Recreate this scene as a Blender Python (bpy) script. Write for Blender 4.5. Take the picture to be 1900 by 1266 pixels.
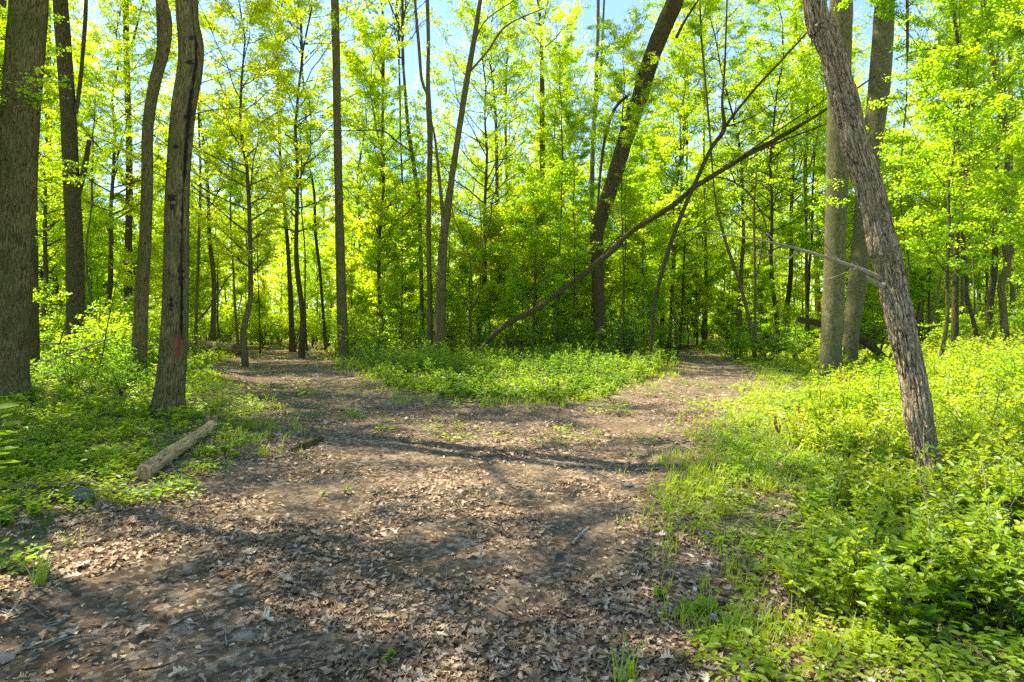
import bpy, math, random
import numpy as np
from mathutils import Vector

# ------------------------------------------------------------------ camera, sky, sun, exposure
S = bpy.context.scene
for o in list(bpy.data.objects):
    bpy.data.objects.remove(o)
COL = S.collection
FPX, PX0, HY, EYE = 1100.0, 950.0, 600.0, 1.6      # focal length, centre column and horizon row of the 1900 px photo
cam_d = bpy.data.cameras.new('camera')
cam = bpy.data.objects.new('camera', cam_d)
COL.objects.link(cam)
cam.location = (0, 0, EYE)
cam.rotation_euler = (math.radians(90), 0, 0)
cam_d.sensor_width = 36
cam_d.lens = 36 * FPX / 1900
cam_d.shift_y = -(633 - HY) / 1900
cam_d.clip_end = 3000
S.camera = cam

SUN_EL = math.radians(58)
SUN_AZ = math.radians(-66)                          # clockwise from +Y (the view direction)
w = bpy.data.worlds.new('World')
S.world = w
w.use_nodes = True
nt = w.node_tree
sky = nt.nodes.new('ShaderNodeTexSky')
sky.sky_type = 'NISHITA'
sky.sun_disc = False
sky.sun_elevation = SUN_EL
sky.sun_rotation = SUN_AZ
sky.air_density = 1.0
sky.dust_density = 0.0
sky.ozone_density = 2.5
sky.altitude = 1500
nt.links.new(sky.outputs[0], nt.nodes['Background'].inputs[0])
nt.nodes['Background'].inputs[1].default_value = 0.125
sd = bpy.data.lights.new('sun', 'SUN')
sd.energy = 4.8
sd.angle = math.radians(0.5)
sd.color = (1.0, 0.95, 0.86)
sun = bpy.data.objects.new('sun', sd)
COL.objects.link(sun)
sdir = Vector((math.sin(SUN_AZ) * math.cos(SUN_EL), math.cos(SUN_AZ) * math.cos(SUN_EL), math.sin(SUN_EL)))
sun.rotation_euler = sdir.to_track_quat('Z', 'Y').to_euler()
S.view_settings.view_transform = 'Standard'
S.view_settings.look = 'None'
S.view_settings.gamma = 1
S.view_settings.exposure = 1.87
cy = S.cycles
cy.max_bounces = 12
cy.diffuse_bounces = 10
cy.glossy_bounces = 1
cy.transmission_bounces = 10
cy.transparent_max_bounces = 2
cy.caustics_reflective = False
cy.caustics_refractive = False
cy.use_denoising = False
cy.sample_clamp_indirect = 6

R0 = np.random.default_rng(7)
PI = math.pi

# ------------------------------------------------------------------ noise, ground height, path mask
def _h(ix, iy, iz):
    n = (ix * 374761393 + iy * 668265263 + iz * 2147483647) & 0xffffffff
    n = ((n ^ (n >> 13)) * 1274126177) & 0xffffffff
    n = (n ^ (n >> 16)) & 0xffffffff
    return n / 4294967295.0

def noise3(x, y, z):
    x, y, z = np.broadcast_arrays(np.asarray(x, float), np.asarray(y, float), np.asarray(z, float))
    ix, iy, iz = np.floor(x).astype(np.int64), np.floor(y).astype(np.int64), np.floor(z).astype(np.int64)
    fx, fy, fz = x - ix, y - iy, z - iz
    fx, fy, fz = fx * fx * (3 - 2 * fx), fy * fy * (3 - 2 * fy), fz * fz * (3 - 2 * fz)
    r = 0
    for a in (0, 1):
        for b in (0, 1):
            for c in (0, 1):
                r = r + _h(ix + a, iy + b, iz + c) * (fx if a else 1 - fx) * (fy if b else 1 - fy) * (fz if c else 1 - fz)
    return r

def fbm(x, y, z=0.0, o=3):
    r, a, t = 0, 1.0, 0
    for i in range(o):
        r = r + a * noise3(np.asarray(x) * 2 ** i + 17.3 * i, np.asarray(y) * 2 ** i - 9.1 * i, np.asarray(z) * 2 ** i + 3.7 * i)
        t += a
        a *= .5
    return r / t

def sm(t):
    t = np.clip(t, 0, 1)
    return t * t * (3 - 2 * t)

def flat(px, py):                                   # photo pixel on level ground -> x, y in metres
    y = EYE * FPX / (py - HY)
    return ((px - PX0) * y / FPX, y)

PATH = [flat(*p) for p in [(-900, 1500), (-600, 1266), (-120, 1160), (0, 1095), (110, 1050), (215, 990), (290, 935), (350, 905), (430, 872),
        (490, 848), (540, 812), (520, 780), (470, 745), (425, 715), (405, 690), (425, 668), (455, 652), (440, 645), (560, 641), (660, 643),
        (600, 650), (610, 668), (660, 690), (700, 722), (770, 742), (900, 752), (1040, 750), (1150, 735), (1215, 715),
        (1250, 695), (1262, 672), (1240, 655), (1215, 646), (1270, 645), (1320, 652), (1350, 668), (1395, 688), (1385, 715), (1340, 752),
        (1300, 790), (1285, 850), (1260, 910), (1235, 950), (1240, 1010), (1255, 1070), (1300, 1130), (1340, 1190), (1390, 1266), (1450, 1500)]]

def path_sd(x, y):                                  # signed distance, > 0 inside the bare path
    P = np.array(PATH)
    Q = np.roll(P, -1, 0)
    x, y = np.asarray(x, float), np.asarray(y, float)
    d = np.full(x.shape, 1e9)
    ins = np.zeros(x.shape, bool)
    for (ax, ay), (bx, by) in zip(P, Q):
        ex, ey = bx - ax, by - ay
        t = np.clip(((x - ax) * ex + (y - ay) * ey) / (ex * ex + ey * ey + 1e-12), 0, 1)
        d = np.minimum(d, (x - ax - t * ex) ** 2 + (y - ay - t * ey) ** 2)
        c = ((ay > y) != (by > y))
        with np.errstate(divide='ignore', invalid='ignore'):
            xi = ax + (y - ay) * (bx - ax) / np.where(by == ay, 1e-12, by - ay)
        ins ^= c & (x < xi)
    return np.where(ins, 1, -1) * np.sqrt(d)

def gh(x, y):
    x, y = np.asarray(x, float), np.asarray(y, float)
    xe = .37 * y + .2 + .14 * np.maximum(y - 8, 0)
    h = .95 * sm((x - xe) / 11) * sm((y - 1) / 4)
    h = h + .35 * sm((-x - .42 * y) / 12) * sm(y / 6)
    h = h + .10 * (fbm(x * .33, y * .33) - .5) + .045 * (fbm(x * 1.3 + 5, y * 1.3) - .5)
    h = h - .05 * sm(path_sd(x, y) / .7)
    return h

def wf(wd):                                         # photo widths include the soft edge
    return max(wd - 2.2, .6 * wd)

def obl(px):                                        # a round stem seen off axis looks wider than it is
    return 1 / math.sqrt(1 + ((px - PX0) / FPX) ** 2)

def P3(px, py, Y):                                  # photo pixel at depth Y -> point
    return np.array(((px - PX0) * Y / FPX, Y, EYE - (py - HY) * Y / FPX))

# ------------------------------------------------------------------ mesh helpers
class MB:
    def __init__(s):
        s.V, s.B, s.T, s.F, s.n = [], [], [], [], 0
    def add(s, v, f, mat=0, bc=None, tint=0.5):
        v = np.asarray(v, np.float32).reshape(-1, 3)
        f = np.asarray(f, np.int64)
        s.V.append(v)
        s.B.append(v if bc is None else np.asarray(bc, np.float32).reshape(-1, 3))
        s.T.append(np.full(len(v), tint, np.float32) if np.isscalar(tint) else np.asarray(tint, np.float32).ravel())
        s.F.append((f + s.n, mat))
        s.n += len(v)
    def mesh(s, name, mats, smooth=True):
        me = bpy.data.meshes.new(name)
        V = np.concatenate(s.V)
        me.vertices.add(len(V))
        me.vertices.foreach_set('co', V.ravel())
        tot = np.concatenate([np.full(len(f), f.shape[1]) for f, m in s.F])
        vi = np.concatenate([f.ravel() for f, m in s.F])
        mi = np.concatenate([np.full(len(f), m) for f, m in s.F])
        me.loops.add(len(vi))
        me.loops.foreach_set('vertex_index', vi.astype(np.int32))
        me.polygons.add(len(tot))
        st = np.zeros(len(tot), np.int32)
        st[1:] = np.cumsum(tot)[:-1]
        me.polygons.foreach_set('loop_start', st)
        me.polygons.foreach_set('material_index', mi.astype(np.int32))
        me.polygons.foreach_set('use_smooth', np.full(len(tot), bool(smooth)))
        a = me.attributes.new('bc', 'FLOAT_VECTOR', 'POINT')
        a.data.foreach_set('vector', np.concatenate(s.B).ravel())
        a = me.attributes.new('tint', 'FLOAT', 'POINT')
        a.data.foreach_set('value', np.concatenate(s.T))
        for m in mats:
            me.materials.append(m)
        me.update(calc_edges=True)
        return me

def link(name, me, parent=None, loc=None):
    o = bpy.data.objects.new(name, me)
    COL.objects.link(o)
    if parent is not None:
        o.parent = parent
    if loc is not None:
        o.location = loc
    return o

def thing(name, label, cat, loc, rz=0, group=None, me=None):
    o = bpy.data.objects.new(name, me)
    COL.objects.link(o)
    o.location = tuple(float(v) for v in loc)
    o.rotation_euler = (0, 0, rz)
    o['label'] = label
    o['category'] = cat
    if group:
        o['group'] = group
    return o

def nrm(v):
    return v / (np.linalg.norm(v, axis=-1, keepdims=True) + 1e-9)

def tubes(mb, P, R, sides, mat=0, disp=None, cap=False):
    """P (m,k,3) polylines, R (m,k) radii"""
    P = np.asarray(P, float)
    R = np.asarray(R, float)
    m, k, _ = P.shape
    t = np.gradient(P, axis=1)
    t = nrm(t)
    main = nrm(P[:, -1] - P[:, 0])
    ref = np.where(np.abs(main[:, :1]) > .7, np.array([[0., 1, 0]]), np.array([[1., 0, 0]]))[:, None, :]
    u = nrm(ref - (ref * t).sum(-1, keepdims=True) * t)
    v = np.cross(t, u)
    a = np.arange(sides) * 2 * PI / sides
    ca, sa = np.cos(a), np.sin(a)
    seg = np.linalg.norm(np.diff(P, axis=1), axis=-1)
    s = np.concatenate([np.zeros((m, 1)), np.cumsum(seg, 1)], 1)
    rr = np.repeat(R[:, :, None], sides, 2)
    if disp is not None:
        rr = disp(rr, np.broadcast_to(a, rr.shape), np.broadcast_to(s[:, :, None], rr.shape))
    V = P[:, :, None, :] + rr[..., None] * (ca[None, None, :, None] * u[:, :, None, :] + sa[None, None, :, None] * v[:, :, None, :])
    off = R0.uniform(0, 50, (m, 1, 1))
    bc = np.stack([rr * ca + off * 0, rr * sa, np.broadcast_to(s[:, :, None] + off, rr.shape)], -1)
    i = (np.arange(m)[:, None, None] * k + np.arange(k - 1)[None, :, None]) * sides
    j = np.arange(sides)[None, None, :]
    jn = (j + 1) % sides
    F = np.stack([i + j, i + jn, i + sides + jn, i + sides + j], -1).reshape(-1, 4)
    mb.add(V, F, mat, bc)
    return V

def smooth_path(pts, step):
    """Catmull-Rom through rows (x,y,z,...) resampled about every `step` metres"""
    p = np.asarray(pts, float)
    p = np.vstack([2 * p[0] - p[1], p, 2 * p[-1] - p[-2]])
    out = []
    for i in range(1, len(p) - 2):
        n = max(2, int(np.linalg.norm(p[i + 1, :3] - p[i, :3]) / step))
        t = (np.arange(n) / n)[:, None]
        a, b, c, d = p[i - 1], p[i], p[i + 1], p[i + 2]
        out.append(.5 * (2 * b + (c - a) * t + (2 * a - 5 * b + 4 * c - d) * t ** 2 + (3 * b - a - 3 * c + d) * t ** 3))
    out.append(p[-2][None])
    return np.vstack(out)

def leaves(mb, pos, dirv, nor, size, tint, mat=0, shape='rhomb', wr=.55):
    n = len(pos)
    d = nrm(dirv)
    s = nrm(np.cross(nor, d))
    u = np.cross(d, s)
    size = np.broadcast_to(size, (n,))[:, None]
    if shape == 'rhomb':
        V = np.stack([pos, pos + size * (.45 * d + wr * .5 * s + .06 * u), pos + size * (d - .08 * u), pos + size * (.45 * d - wr * .5 * s + .06 * u)], 1)
        F = np.arange(n)[:, None] * 4 + np.arange(4)
        k = 4
    elif shape == 'maple':                          # toothed three-lobed outline
        co = [(0, 0), (.18, .42), (.5, .50), (.42, .2), (.72, .22), (1, 0), (.72, -.22), (.42, -.2), (.5, -.50), (.18, -.42)]
        V = np.stack([pos + size * (a * d + b * s + (.05 - .3 * abs(b) ** 1.5) * u) for a, b in co], 1)
        base = np.arange(n)[:, None] * 10
        F = np.concatenate([base + np.array([[0, 1, 2, 3]]), base + np.array([[0, 7, 8, 9]]), base + np.array([[3, 4, 5, 0]]), base + np.array([[5, 6, 7, 0]])])
        k = 10
    else:                                           # folded oval
        h = wr * .5
        V = np.stack([pos, pos + size * (.28 * d + h * .85 * s + .07 * u), pos + size * (.66 * d + h * .8 * s + .04 * u), pos + size * (d - .10 * u),
                      pos + size * (.66 * d - h * .8 * s + .04 * u), pos + size * (.28 * d - h * .85 * s + .07 * u)], 1)
        base = np.arange(n)[:, None] * 6
        F = np.concatenate([base + np.array([[0, 1, 2, 3]]), base + np.array([[0, 3, 4, 5]])])
        k = 6
    mb.add(V, F, mat, None, np.repeat(np.broadcast_to(tint, (n,)), k))

# ------------------------------------------------------------------ materials
def newmat(name):
    m = bpy.data.materials.new(name)
    m.use_nodes = True
    t = m.node_tree
    t.nodes.clear()
    return m, t, t.nodes.new('ShaderNodeOutputMaterial')

def N(t, typ, **kw):
    n = t.nodes.new(typ)
    for k, v in kw.items():
        if k.startswith('i_'):
            n.inputs[int(k[2:]) if k[2:].isdigit() else k[2:]].default_value = v
        else:
            setattr(n, k, v)
    return n

def ramp(t, stops, src):
    r = t.nodes.new('ShaderNodeValToRGB')
    e = r.color_ramp.elements
    while len(e) < len(stops):
        e.new(.5)
    for x, (p, c) in zip(e, stops):
        x.position = p
        x.color = (*c, 1)
    t.links.new(src, r.inputs[0])
    return r

def leaf_mat(name, refl, trans, gloss=.03, tf=.6):
    """refl / trans: colour stops from deep green to yellow. object colour R shifts the hue, G the depth of colour"""
    m, t, out = newmat(name)
    at = N(t, 'ShaderNodeAttribute', attribute_name='tint')
    oi = N(t, 'ShaderNodeObjectInfo')
    sp = N(t, 'ShaderNodeSeparateColor')
    t.links.new(oi.outputs['Color'], sp.inputs[0])
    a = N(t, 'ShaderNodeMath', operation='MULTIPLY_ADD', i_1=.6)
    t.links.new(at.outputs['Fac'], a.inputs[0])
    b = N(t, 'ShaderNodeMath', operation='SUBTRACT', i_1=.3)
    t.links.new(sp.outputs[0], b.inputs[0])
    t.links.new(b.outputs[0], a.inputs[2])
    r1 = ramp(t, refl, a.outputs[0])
    r2 = ramp(t, trans, a.outputs[0])
    br = []
    for r in (r1, r2):
        mx = N(t, 'ShaderNodeVectorMath', operation='SCALE')
        t.links.new(r.outputs[0], mx.inputs[0])
        t.links.new(sp.outputs[1], mx.inputs['Scale'])
        br.append(mx.outputs[0])
    d = N(t, 'ShaderNodeBsdfDiffuse')
    l = N(t, 'ShaderNodeBsdfTranslucent')
    t.links.new(br[0], d.inputs[0])
    t.links.new(br[1], l.inputs[0])
    x = N(t, 'ShaderNodeMixShader', i_0=tf)
    t.links.new(d.outputs[0], x.inputs[1])
    t.links.new(l.outputs[0], x.inputs[2])
    g = N(t, 'ShaderNodeBsdfGlossy', i_1=.45)
    g.inputs[0].default_value = (.8, .85, .75, 1)
    y = N(t, 'ShaderNodeMixShader', i_0=gloss)
    t.links.new(x.outputs[0], y.inputs[1])
    t.links.new(g.outputs[0], y.inputs[2])
    t.links.new(y.outputs[0], out.inputs[0])
    return m

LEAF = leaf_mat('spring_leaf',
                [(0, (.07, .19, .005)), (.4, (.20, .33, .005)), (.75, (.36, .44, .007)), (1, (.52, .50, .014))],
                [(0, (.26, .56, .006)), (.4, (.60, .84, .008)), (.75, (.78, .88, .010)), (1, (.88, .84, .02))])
LEAF_LOW = leaf_mat('undergrowth_leaf',
                    [(0, (.05, .13, .006)), (.4, (.15, .26, .007)), (.75, (.30, .38, .010)), (1, (.42, .43, .02))],
                    [(0, (.15, .34, .006)), (.4, (.38, .56, .008)), (.75, (.62, .70, .012)), (1, (.80, .76, .02))], gloss=.035, tf=.5)

def bark_mat(name, dark, light, green, zs, sc, bump, patch=.5):
    m, t, out = newmat(name)
    at = N(t, 'ShaderNodeAttribute', attribute_name='bc')
    mp = N(t, 'ShaderNodeVectorMath', operation='MULTIPLY')
    mp.inputs[1].default_value = (1, 1, zs)
    t.links.new(at.outputs['Vector'], mp.inputs[0])
    n0 = N(t, 'ShaderNodeTexNoise', i_Scale=sc * .5, i_Detail=2)
    t.links.new(mp.outputs[0], n0.inputs['Vector'])
    wv = N(t, 'ShaderNodeVectorMath', operation='MULTIPLY_ADD')
    t.links.new(n0.outputs['Color'], wv.inputs[0])
    wv.inputs[1].default_value = (.09, .09, .09)
    t.links.new(mp.outputs[0], wv.inputs[2])
    vo = N(t, 'ShaderNodeTexVoronoi', feature='DISTANCE_TO_EDGE', i_Scale=sc)
    t.links.new(wv.outputs[0], vo.inputs['Vector'])
    vo2 = N(t, 'ShaderNodeTexVoronoi', feature='DISTANCE_TO_EDGE', i_Scale=sc * 2.1)
    t.links.new(wv.outputs[0], vo2.inputs['Vector'])
    msk = N(t, 'ShaderNodeTexNoise', i_Scale=3.2, i_Detail=2)
    t.links.new(at.outputs['Vector'], msk.inputs['Vector'])
    mr = ramp(t, [(.42, (0, 0, 0)), (.58, (1, 1, 1))], msk.outputs[0])
    vm = N(t, 'ShaderNodeMix', data_type='FLOAT')
    t.links.new(mr.outputs[0], vm.inputs['Factor'])
    t.links.new(vo.outputs['Distance'], vm.inputs['A'])
    t.links.new(vo2.outputs['Distance'], vm.inputs['B'])
    no = N(t, 'ShaderNodeTexNoise', i_Scale=sc * 1.1, i_Detail=5, i_Roughness=.6)
    t.links.new(mp.outputs[0], no.inputs['Vector'])
    e = N(t, 'ShaderNodeMath', operation='MULTIPLY_ADD', i_1=2.2)
    t.links.new(vm.outputs['Result'], e.inputs[0])
    t.links.new(no.outputs[0], e.inputs[2])
    c = ramp(t, [(.50, dark), (.72, tuple(.55 * (a + b) for a, b in zip(dark, light))), (1, light)], e.outputs[0])
    big = N(t, 'ShaderNodeTexNoise', i_Scale=2.2, i_Detail=5, i_Roughness=.65)
    t.links.new(at.outputs['Vector'], big.inputs['Vector'])
    pr = ramp(t, [(patch - .08, (0, 0, 0)), (patch + .14, (1, 1, 1))], big.outputs[0])
    mx = N(t, 'ShaderNodeMix', data_type='RGBA', blend_type='MIX')
    gm = N(t, 'ShaderNodeMath', operation='MULTIPLY', i_1=.55)
    t.links.new(pr.outputs[0], gm.inputs[0])
    t.links.new(gm.outputs[0], mx.inputs['Factor'])
    t.links.new(c.outputs[0], mx.inputs['A'])
    mx.inputs['B'].default_value = (*green, 1)
    bm = N(t, 'ShaderNodeBump', i_Strength=.8, i_Distance=bump)
    t.links.new(e.outputs[0], bm.inputs['Height'])
    d = N(t, 'ShaderNodeBsdfDiffuse', i_Roughness=.8)
    t.links.new(mx.outputs['Result'], d.inputs[0])
    t.links.new(bm.outputs[0], d.inputs['Normal'])
    t.links.new(d.outputs[0], out.inputs[0])
    return m

BARK = bark_mat('furrowed_bark', (.045, .036, .012), (.25, .20, .08), (.10, .115, .035), .13, 30, .045)
BARK_DK = bark_mat('dark_bark', (.026, .020, .009), (.15, .115, .05), (.06, .075, .025), .3, 22, .025)
BARK_SM = bark_mat('smooth_grey_bark', (.075, .065, .025), (.22, .19, .09), (.12, .125, .05), .5, 14, .006, .48)
BARK_PL = bark_mat('shaggy_bark', (.06, .042, .02), (.42, .33, .19), (.25, .21, .11), .25, 34, .02, .55)
TWIG = bark_mat('twig_bark', (.035, .028, .018), (.14, .11, .07), (.07, .07, .03), .3, 30, .004)
WOOD = bark_mat('weathered_wood', (.17, .11, .045), (.54, .38, .17), (.24, .22, .07), .08, 30, .008, .6)
DEAD = bark_mat('bleached_dead_branch', (.15, .12, .08), (.36, .30, .20), (.24, .21, .12), .2, 40, .004)

def plain(name, col, col2=None, sc=8, rough=.85, bump=0):
    m, t, out = newmat(name)
    p = N(t, 'ShaderNodeBsdfPrincipled')
    p.inputs['Roughness'].default_value = rough
    p.inputs['Specular IOR Level'].default_value = .15
    tc = N(t, 'ShaderNodeTexCoord')
    no = N(t, 'ShaderNodeTexNoise', i_Scale=sc, i_Detail=6, i_Roughness=.65)
    t.links.new(tc.outputs['Object'], no.inputs['Vector'])
    r = ramp(t, [(.35, col), (.65, col2 or col)], no.outputs[0])
    t.links.new(r.outputs[0], p.inputs['Base Color'])
    if bump:
        b = N(t, 'ShaderNodeBump', i_Distance=bump)
        t.links.new(no.outputs[0], b.inputs['Height'])
        t.links.new(b.outputs[0], p.inputs['Normal'])
    t.links.new(p.outputs[0], out.inputs[0])
    return m

ENDGRAIN = plain('log_end_grain', (.10, .06, .03), (.24, .15, .08), 14)
STONE = plain('grey_stone', (.08, .075, .06), (.19, .18, .15), 9, .9, .01)
PAINT = plain('orange_red_paint', (.30, .055, .02), (.11, .075, .035), 22)
VIOLET = plain('violet_petal', (.25, .22, .65), (.4, .36, .8), 30)
FLUFF = plain('seed_fluff', (.75, .75, .70), (.9, .9, .85), 30)
HOLE = plain('dark_hollow', (.012, .010, .008), (.03, .024, .016), 20)
RUST = plain('rust_red_stalk', (.22, .06, .03), (.40, .12, .05), 30)

# leaf litter: colour by tint
m, t, out = newmat('dead_oak_leaf')
at = N(t, 'ShaderNodeAttribute', attribute_name='tint')
r = ramp(t, [(0, (.075, .046, .022)), (.35, (.25, .165, .088)), (.7, (.48, .345, .205)), (1, (.70, .55, .36))], at.outputs['Fac'])
d = N(t, 'ShaderNodeBsdfDiffuse')
l = N(t, 'ShaderNodeBsdfTranslucent')
t.links.new(r.outputs[0], d.inputs[0])
t.links.new(r.outputs[0], l.inputs[0])
x = N(t, 'ShaderNodeMixShader', i_0=.15)
t.links.new(d.outputs[0], x.inputs[1])
t.links.new(l.outputs[0], x.inputs[2])
t.links.new(x.outputs[0], out.inputs[0])
LITTER = m

# ground: packed soil with crumbled litter; the attribute bc.x holds how bare it is, tint how mossy
m, t, out = newmat('forest_soil')
tc = N(t, 'ShaderNodeTexCoord')
at = N(t, 'ShaderNodeAttribute', attribute_name='tint')
n1 = N(t, 'ShaderNodeTexNoise', i_Scale=1.1, i_Detail=8, i_Roughness=.7)
t.links.new(tc.outputs['Object'], n1.inputs['Vector'])
soil = ramp(t, [(.32, (.09, .062, .036)), (.5, (.19, .132, .070)), (.68, (.35, .25, .14))], n1.outputs[0])
wn = N(t, 'ShaderNodeTexNoise', i_Scale=6, i_Detail=2)
t.links.new(tc.outputs['Object'], wn.inputs['Vector'])
wv = N(t, 'ShaderNodeVectorMath', operation='MULTIPLY_ADD')
wv.inputs[1].default_value = (.035, .035, .035)
t.links.new(wn.outputs['Color'], wv.inputs[0])
t.links.new(tc.outputs['Object'], wv.inputs[2])
vo = N(t, 'ShaderNodeTexVoronoi', i_Scale=26, i_Randomness=1)
t.links.new(wv.outputs[0], vo.inputs['Vector'])
sc = N(t, 'ShaderNodeSeparateColor')
t.links.new(vo.outputs['Color'], sc.inputs[0])
lc = ramp(t, [(0, (.06, .04, .025)), (.4, (.18, .122, .065)), (.75, (.39, .275, .165)), (1, (.61, .47, .31))], sc.outputs[0])
cv = ramp(t, [(.36, (0, 0, 0)), (.52, (1, 1, 1))], n1.outputs[0])
n2 = N(t, 'ShaderNodeTexNoise', i_Scale=.8, i_Detail=4)
t.links.new(tc.outputs['Object'], n2.inputs['Vector'])
c2 = ramp(t, [(.38, (.25, .25, .25)), (.55, (.6, .6, .6))], n2.outputs[0])
mx = N(t, 'ShaderNodeMix', data_type='RGBA')
t.links.new(c2.outputs[0], mx.inputs['Factor'])
t.links.new(soil.outputs[0], mx.inputs['A'])
t.links.new(lc.outputs[0], mx.inputs['B'])
ng = N(t, 'ShaderNodeTexNoise', i_Scale=22, i_Detail=5, i_Roughness=.7)
t.links.new(tc.outputs['Object'], ng.inputs['Vector'])
grn = ramp(t, [(.3, (.03, .05, .012)), (.6, (.09, .14, .02)), (.8, (.15, .2, .03))], ng.outputs[0])
gf = N(t, 'ShaderNodeMath', operation='MULTIPLY')
g0 = ramp(t, [(.42, (0, 0, 0)), (.56, (1, 1, 1))], ng.outputs[0])
t.links.new(g0.outputs[0], gf.inputs[0])
t.links.new(at.outputs['Fac'], gf.inputs[1])
mg = N(t, 'ShaderNodeMix', data_type='RGBA')
t.links.new(gf.outputs[0], mg.inputs['Factor'])
t.links.new(mx.outputs['Result'], mg.inputs['A'])
t.links.new(grn.outputs[0], mg.inputs['B'])
nb = N(t, 'ShaderNodeTexNoise', i_Scale=30, i_Detail=8, i_Roughness=.75)
t.links.new(tc.outputs['Object'], nb.inputs['Vector'])
ad = N(t, 'ShaderNodeMath', operation='MULTIPLY_ADD', i_1=.6)
t.links.new(sc.outputs[1], ad.inputs[0])
t.links.new(nb.outputs[0], ad.inputs[2])
bm = N(t, 'ShaderNodeBump', i_Strength=.9, i_Distance=.03)
t.links.new(ad.outputs[0], bm.inputs['Height'])
d = N(t, 'ShaderNodeBsdfDiffuse', i_Roughness=.9)
t.links.new(mg.outputs['Result'], d.inputs[0])
t.links.new(bm.outputs[0], d.inputs['Normal'])
t.links.new(d.outputs[0], out.inputs[0])
SOIL = m

# ------------------------------------------------------------------ ground
def lines(lo, hi, flo, fhi, step, grow=1.16):
    a = list(np.arange(flo, fhi + 1e-6, step))
    s, v = step, flo
    while v > lo:
        s *= grow
        v -= s
        a.insert(0, max(v, lo))
    s, v = step, fhi
    while v < hi:
        s *= grow
        v += s
        a.append(min(v, hi))
    return np.array(a)

gx = lines(-500, 500, -5.5, 5.5, .03)
gy = lines(-60, 700, 2.2, 9.5, .03, 1.1)
X, Y = np.meshgrid(gx, gy)
near = sm((16 - Y) / 5) * sm((12 - np.abs(X)) / 4)
rough = near * (.045 * (fbm(X * 7, Y * 7, 2, 4) - .5) + .03 * (fbm(X * 22, Y * 22, 9, 3) - .5))
Z = gh(X, Y) + rough
def ground_z(x, y):
    x, y = np.asarray(x, float), np.asarray(y, float)
    nr = sm((16 - y) / 5) * sm((12 - np.abs(x)) / 4)
    return gh(x, y) + nr * (.045 * (fbm(x * 7, y * 7, 2, 4) - .5) + .03 * (fbm(x * 22, y * 22, 9, 3) - .5))
sdv = path_sd(X, Y)
gt = sm((-sdv + .9 * (fbm(X * .9, Y * .9, 4) - .5)) / .8)
gt = np.maximum(gt, .8 * sm((fbm(X * .8 + 30, Y * .8, 8) - .56) / .06) * sm((Y - 8) / 4))
mb = MB()
ny, nx = X.shape
i = np.arange(ny - 1)[:, None] * nx + np.arange(nx - 1)[None]
mb.add(np.stack([X, Y, Z], -1), np.stack([i, i + 1, i + nx + 1, i + nx], -1).reshape(-1, 4), 0, None, gt)
g = link('ground', mb.mesh('ground', [SOIL]))
g['kind'] = 'structure'
g['label'] = 'brown leaf strewn forest floor with forking dirt path'

# ------------------------------------------------------------------ growing trees
def interp(P, idx, u):
    k = P.shape[1]
    f = u * (k - 1)
    i = np.clip(f.astype(int), 0, k - 2)
    fr = (f - i)[:, None]
    a, b = P[idx, i], P[idx, i + 1]
    return a + (b - a) * fr, nrm(b - a)

def grow(rng, P, R, n, u0, u1, ang, length, k, spread, lift, wob, rfac=.55, lenfall=.6, prob=1):
    """side branches for every polyline in P; returns polylines and radii"""
    m = len(P)
    idx = np.repeat(np.arange(m), n)
    j = np.tile(np.arange(n), m)
    u = u0 + (u1 - u0) * (j + rng.uniform(0, 1, len(j))) / n
    if prob < 1:
        q = rng.uniform(0, 1, len(j)) < prob
        idx, j, u = idx[q], j[q], u[q]
    p, t = interp(P, idx, np.clip(u, 0, .999))
    plen = np.linalg.norm(np.diff(P, axis=1), axis=-1).sum(1)[idx]
    up = np.array([0, 0, 1.])
    h = np.cross(t, up + rng.normal(0, .02, t.shape))
    h = nrm(h)
    b = np.cross(h, t)
    if spread > 3:
        ph = j * 2.39996 + rng.uniform(-.5, .5, len(j)) + rng.uniform(0, 6)
        side = h * np.cos(ph)[:, None] + b * np.sin(ph)[:, None]
    else:
        ph = rng.normal(0, spread, len(j))
        side = (h * np.cos(ph)[:, None] + b * np.sin(ph)[:, None]) * np.where(j % 2, 1, -1)[:, None]
        side = side + np.abs(np.sin(ph))[:, None] * b * .3
    a = np.radians(ang) * rng.uniform(.75, 1.25, len(j))
    d = t * np.cos(a)[:, None] + side * np.sin(a)[:, None]
    L = (length if np.isscalar(length) else length(u)) * rng.uniform(.6, 1.15, len(j))
    if lenfall is not None:
        L = L * plen * (1 - lenfall * u)
    s = np.linspace(0, 1, k)
    Q = p[:, None] + d[:, None] * (L[:, None] * s)[..., None]
    Q[..., 2] += lift * L[:, None] * s ** 2
    wv = rng.normal(0, wob, (len(j), k, 3)) * s[None, :, None]
    Q = Q + np.cumsum(wv, 1) * L[:, None, None] / k * 2.2
    ru = np.array([np.interp(uu, np.linspace(0, 1, R.shape[1]), R[ii]) for ii, uu in zip(idx, u)]) if m < 4000 else R[idx, 0]
    Rb = (ru * rfac)[:, None] * (1 - .75 * s)[None]
    return Q, Rb

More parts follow.
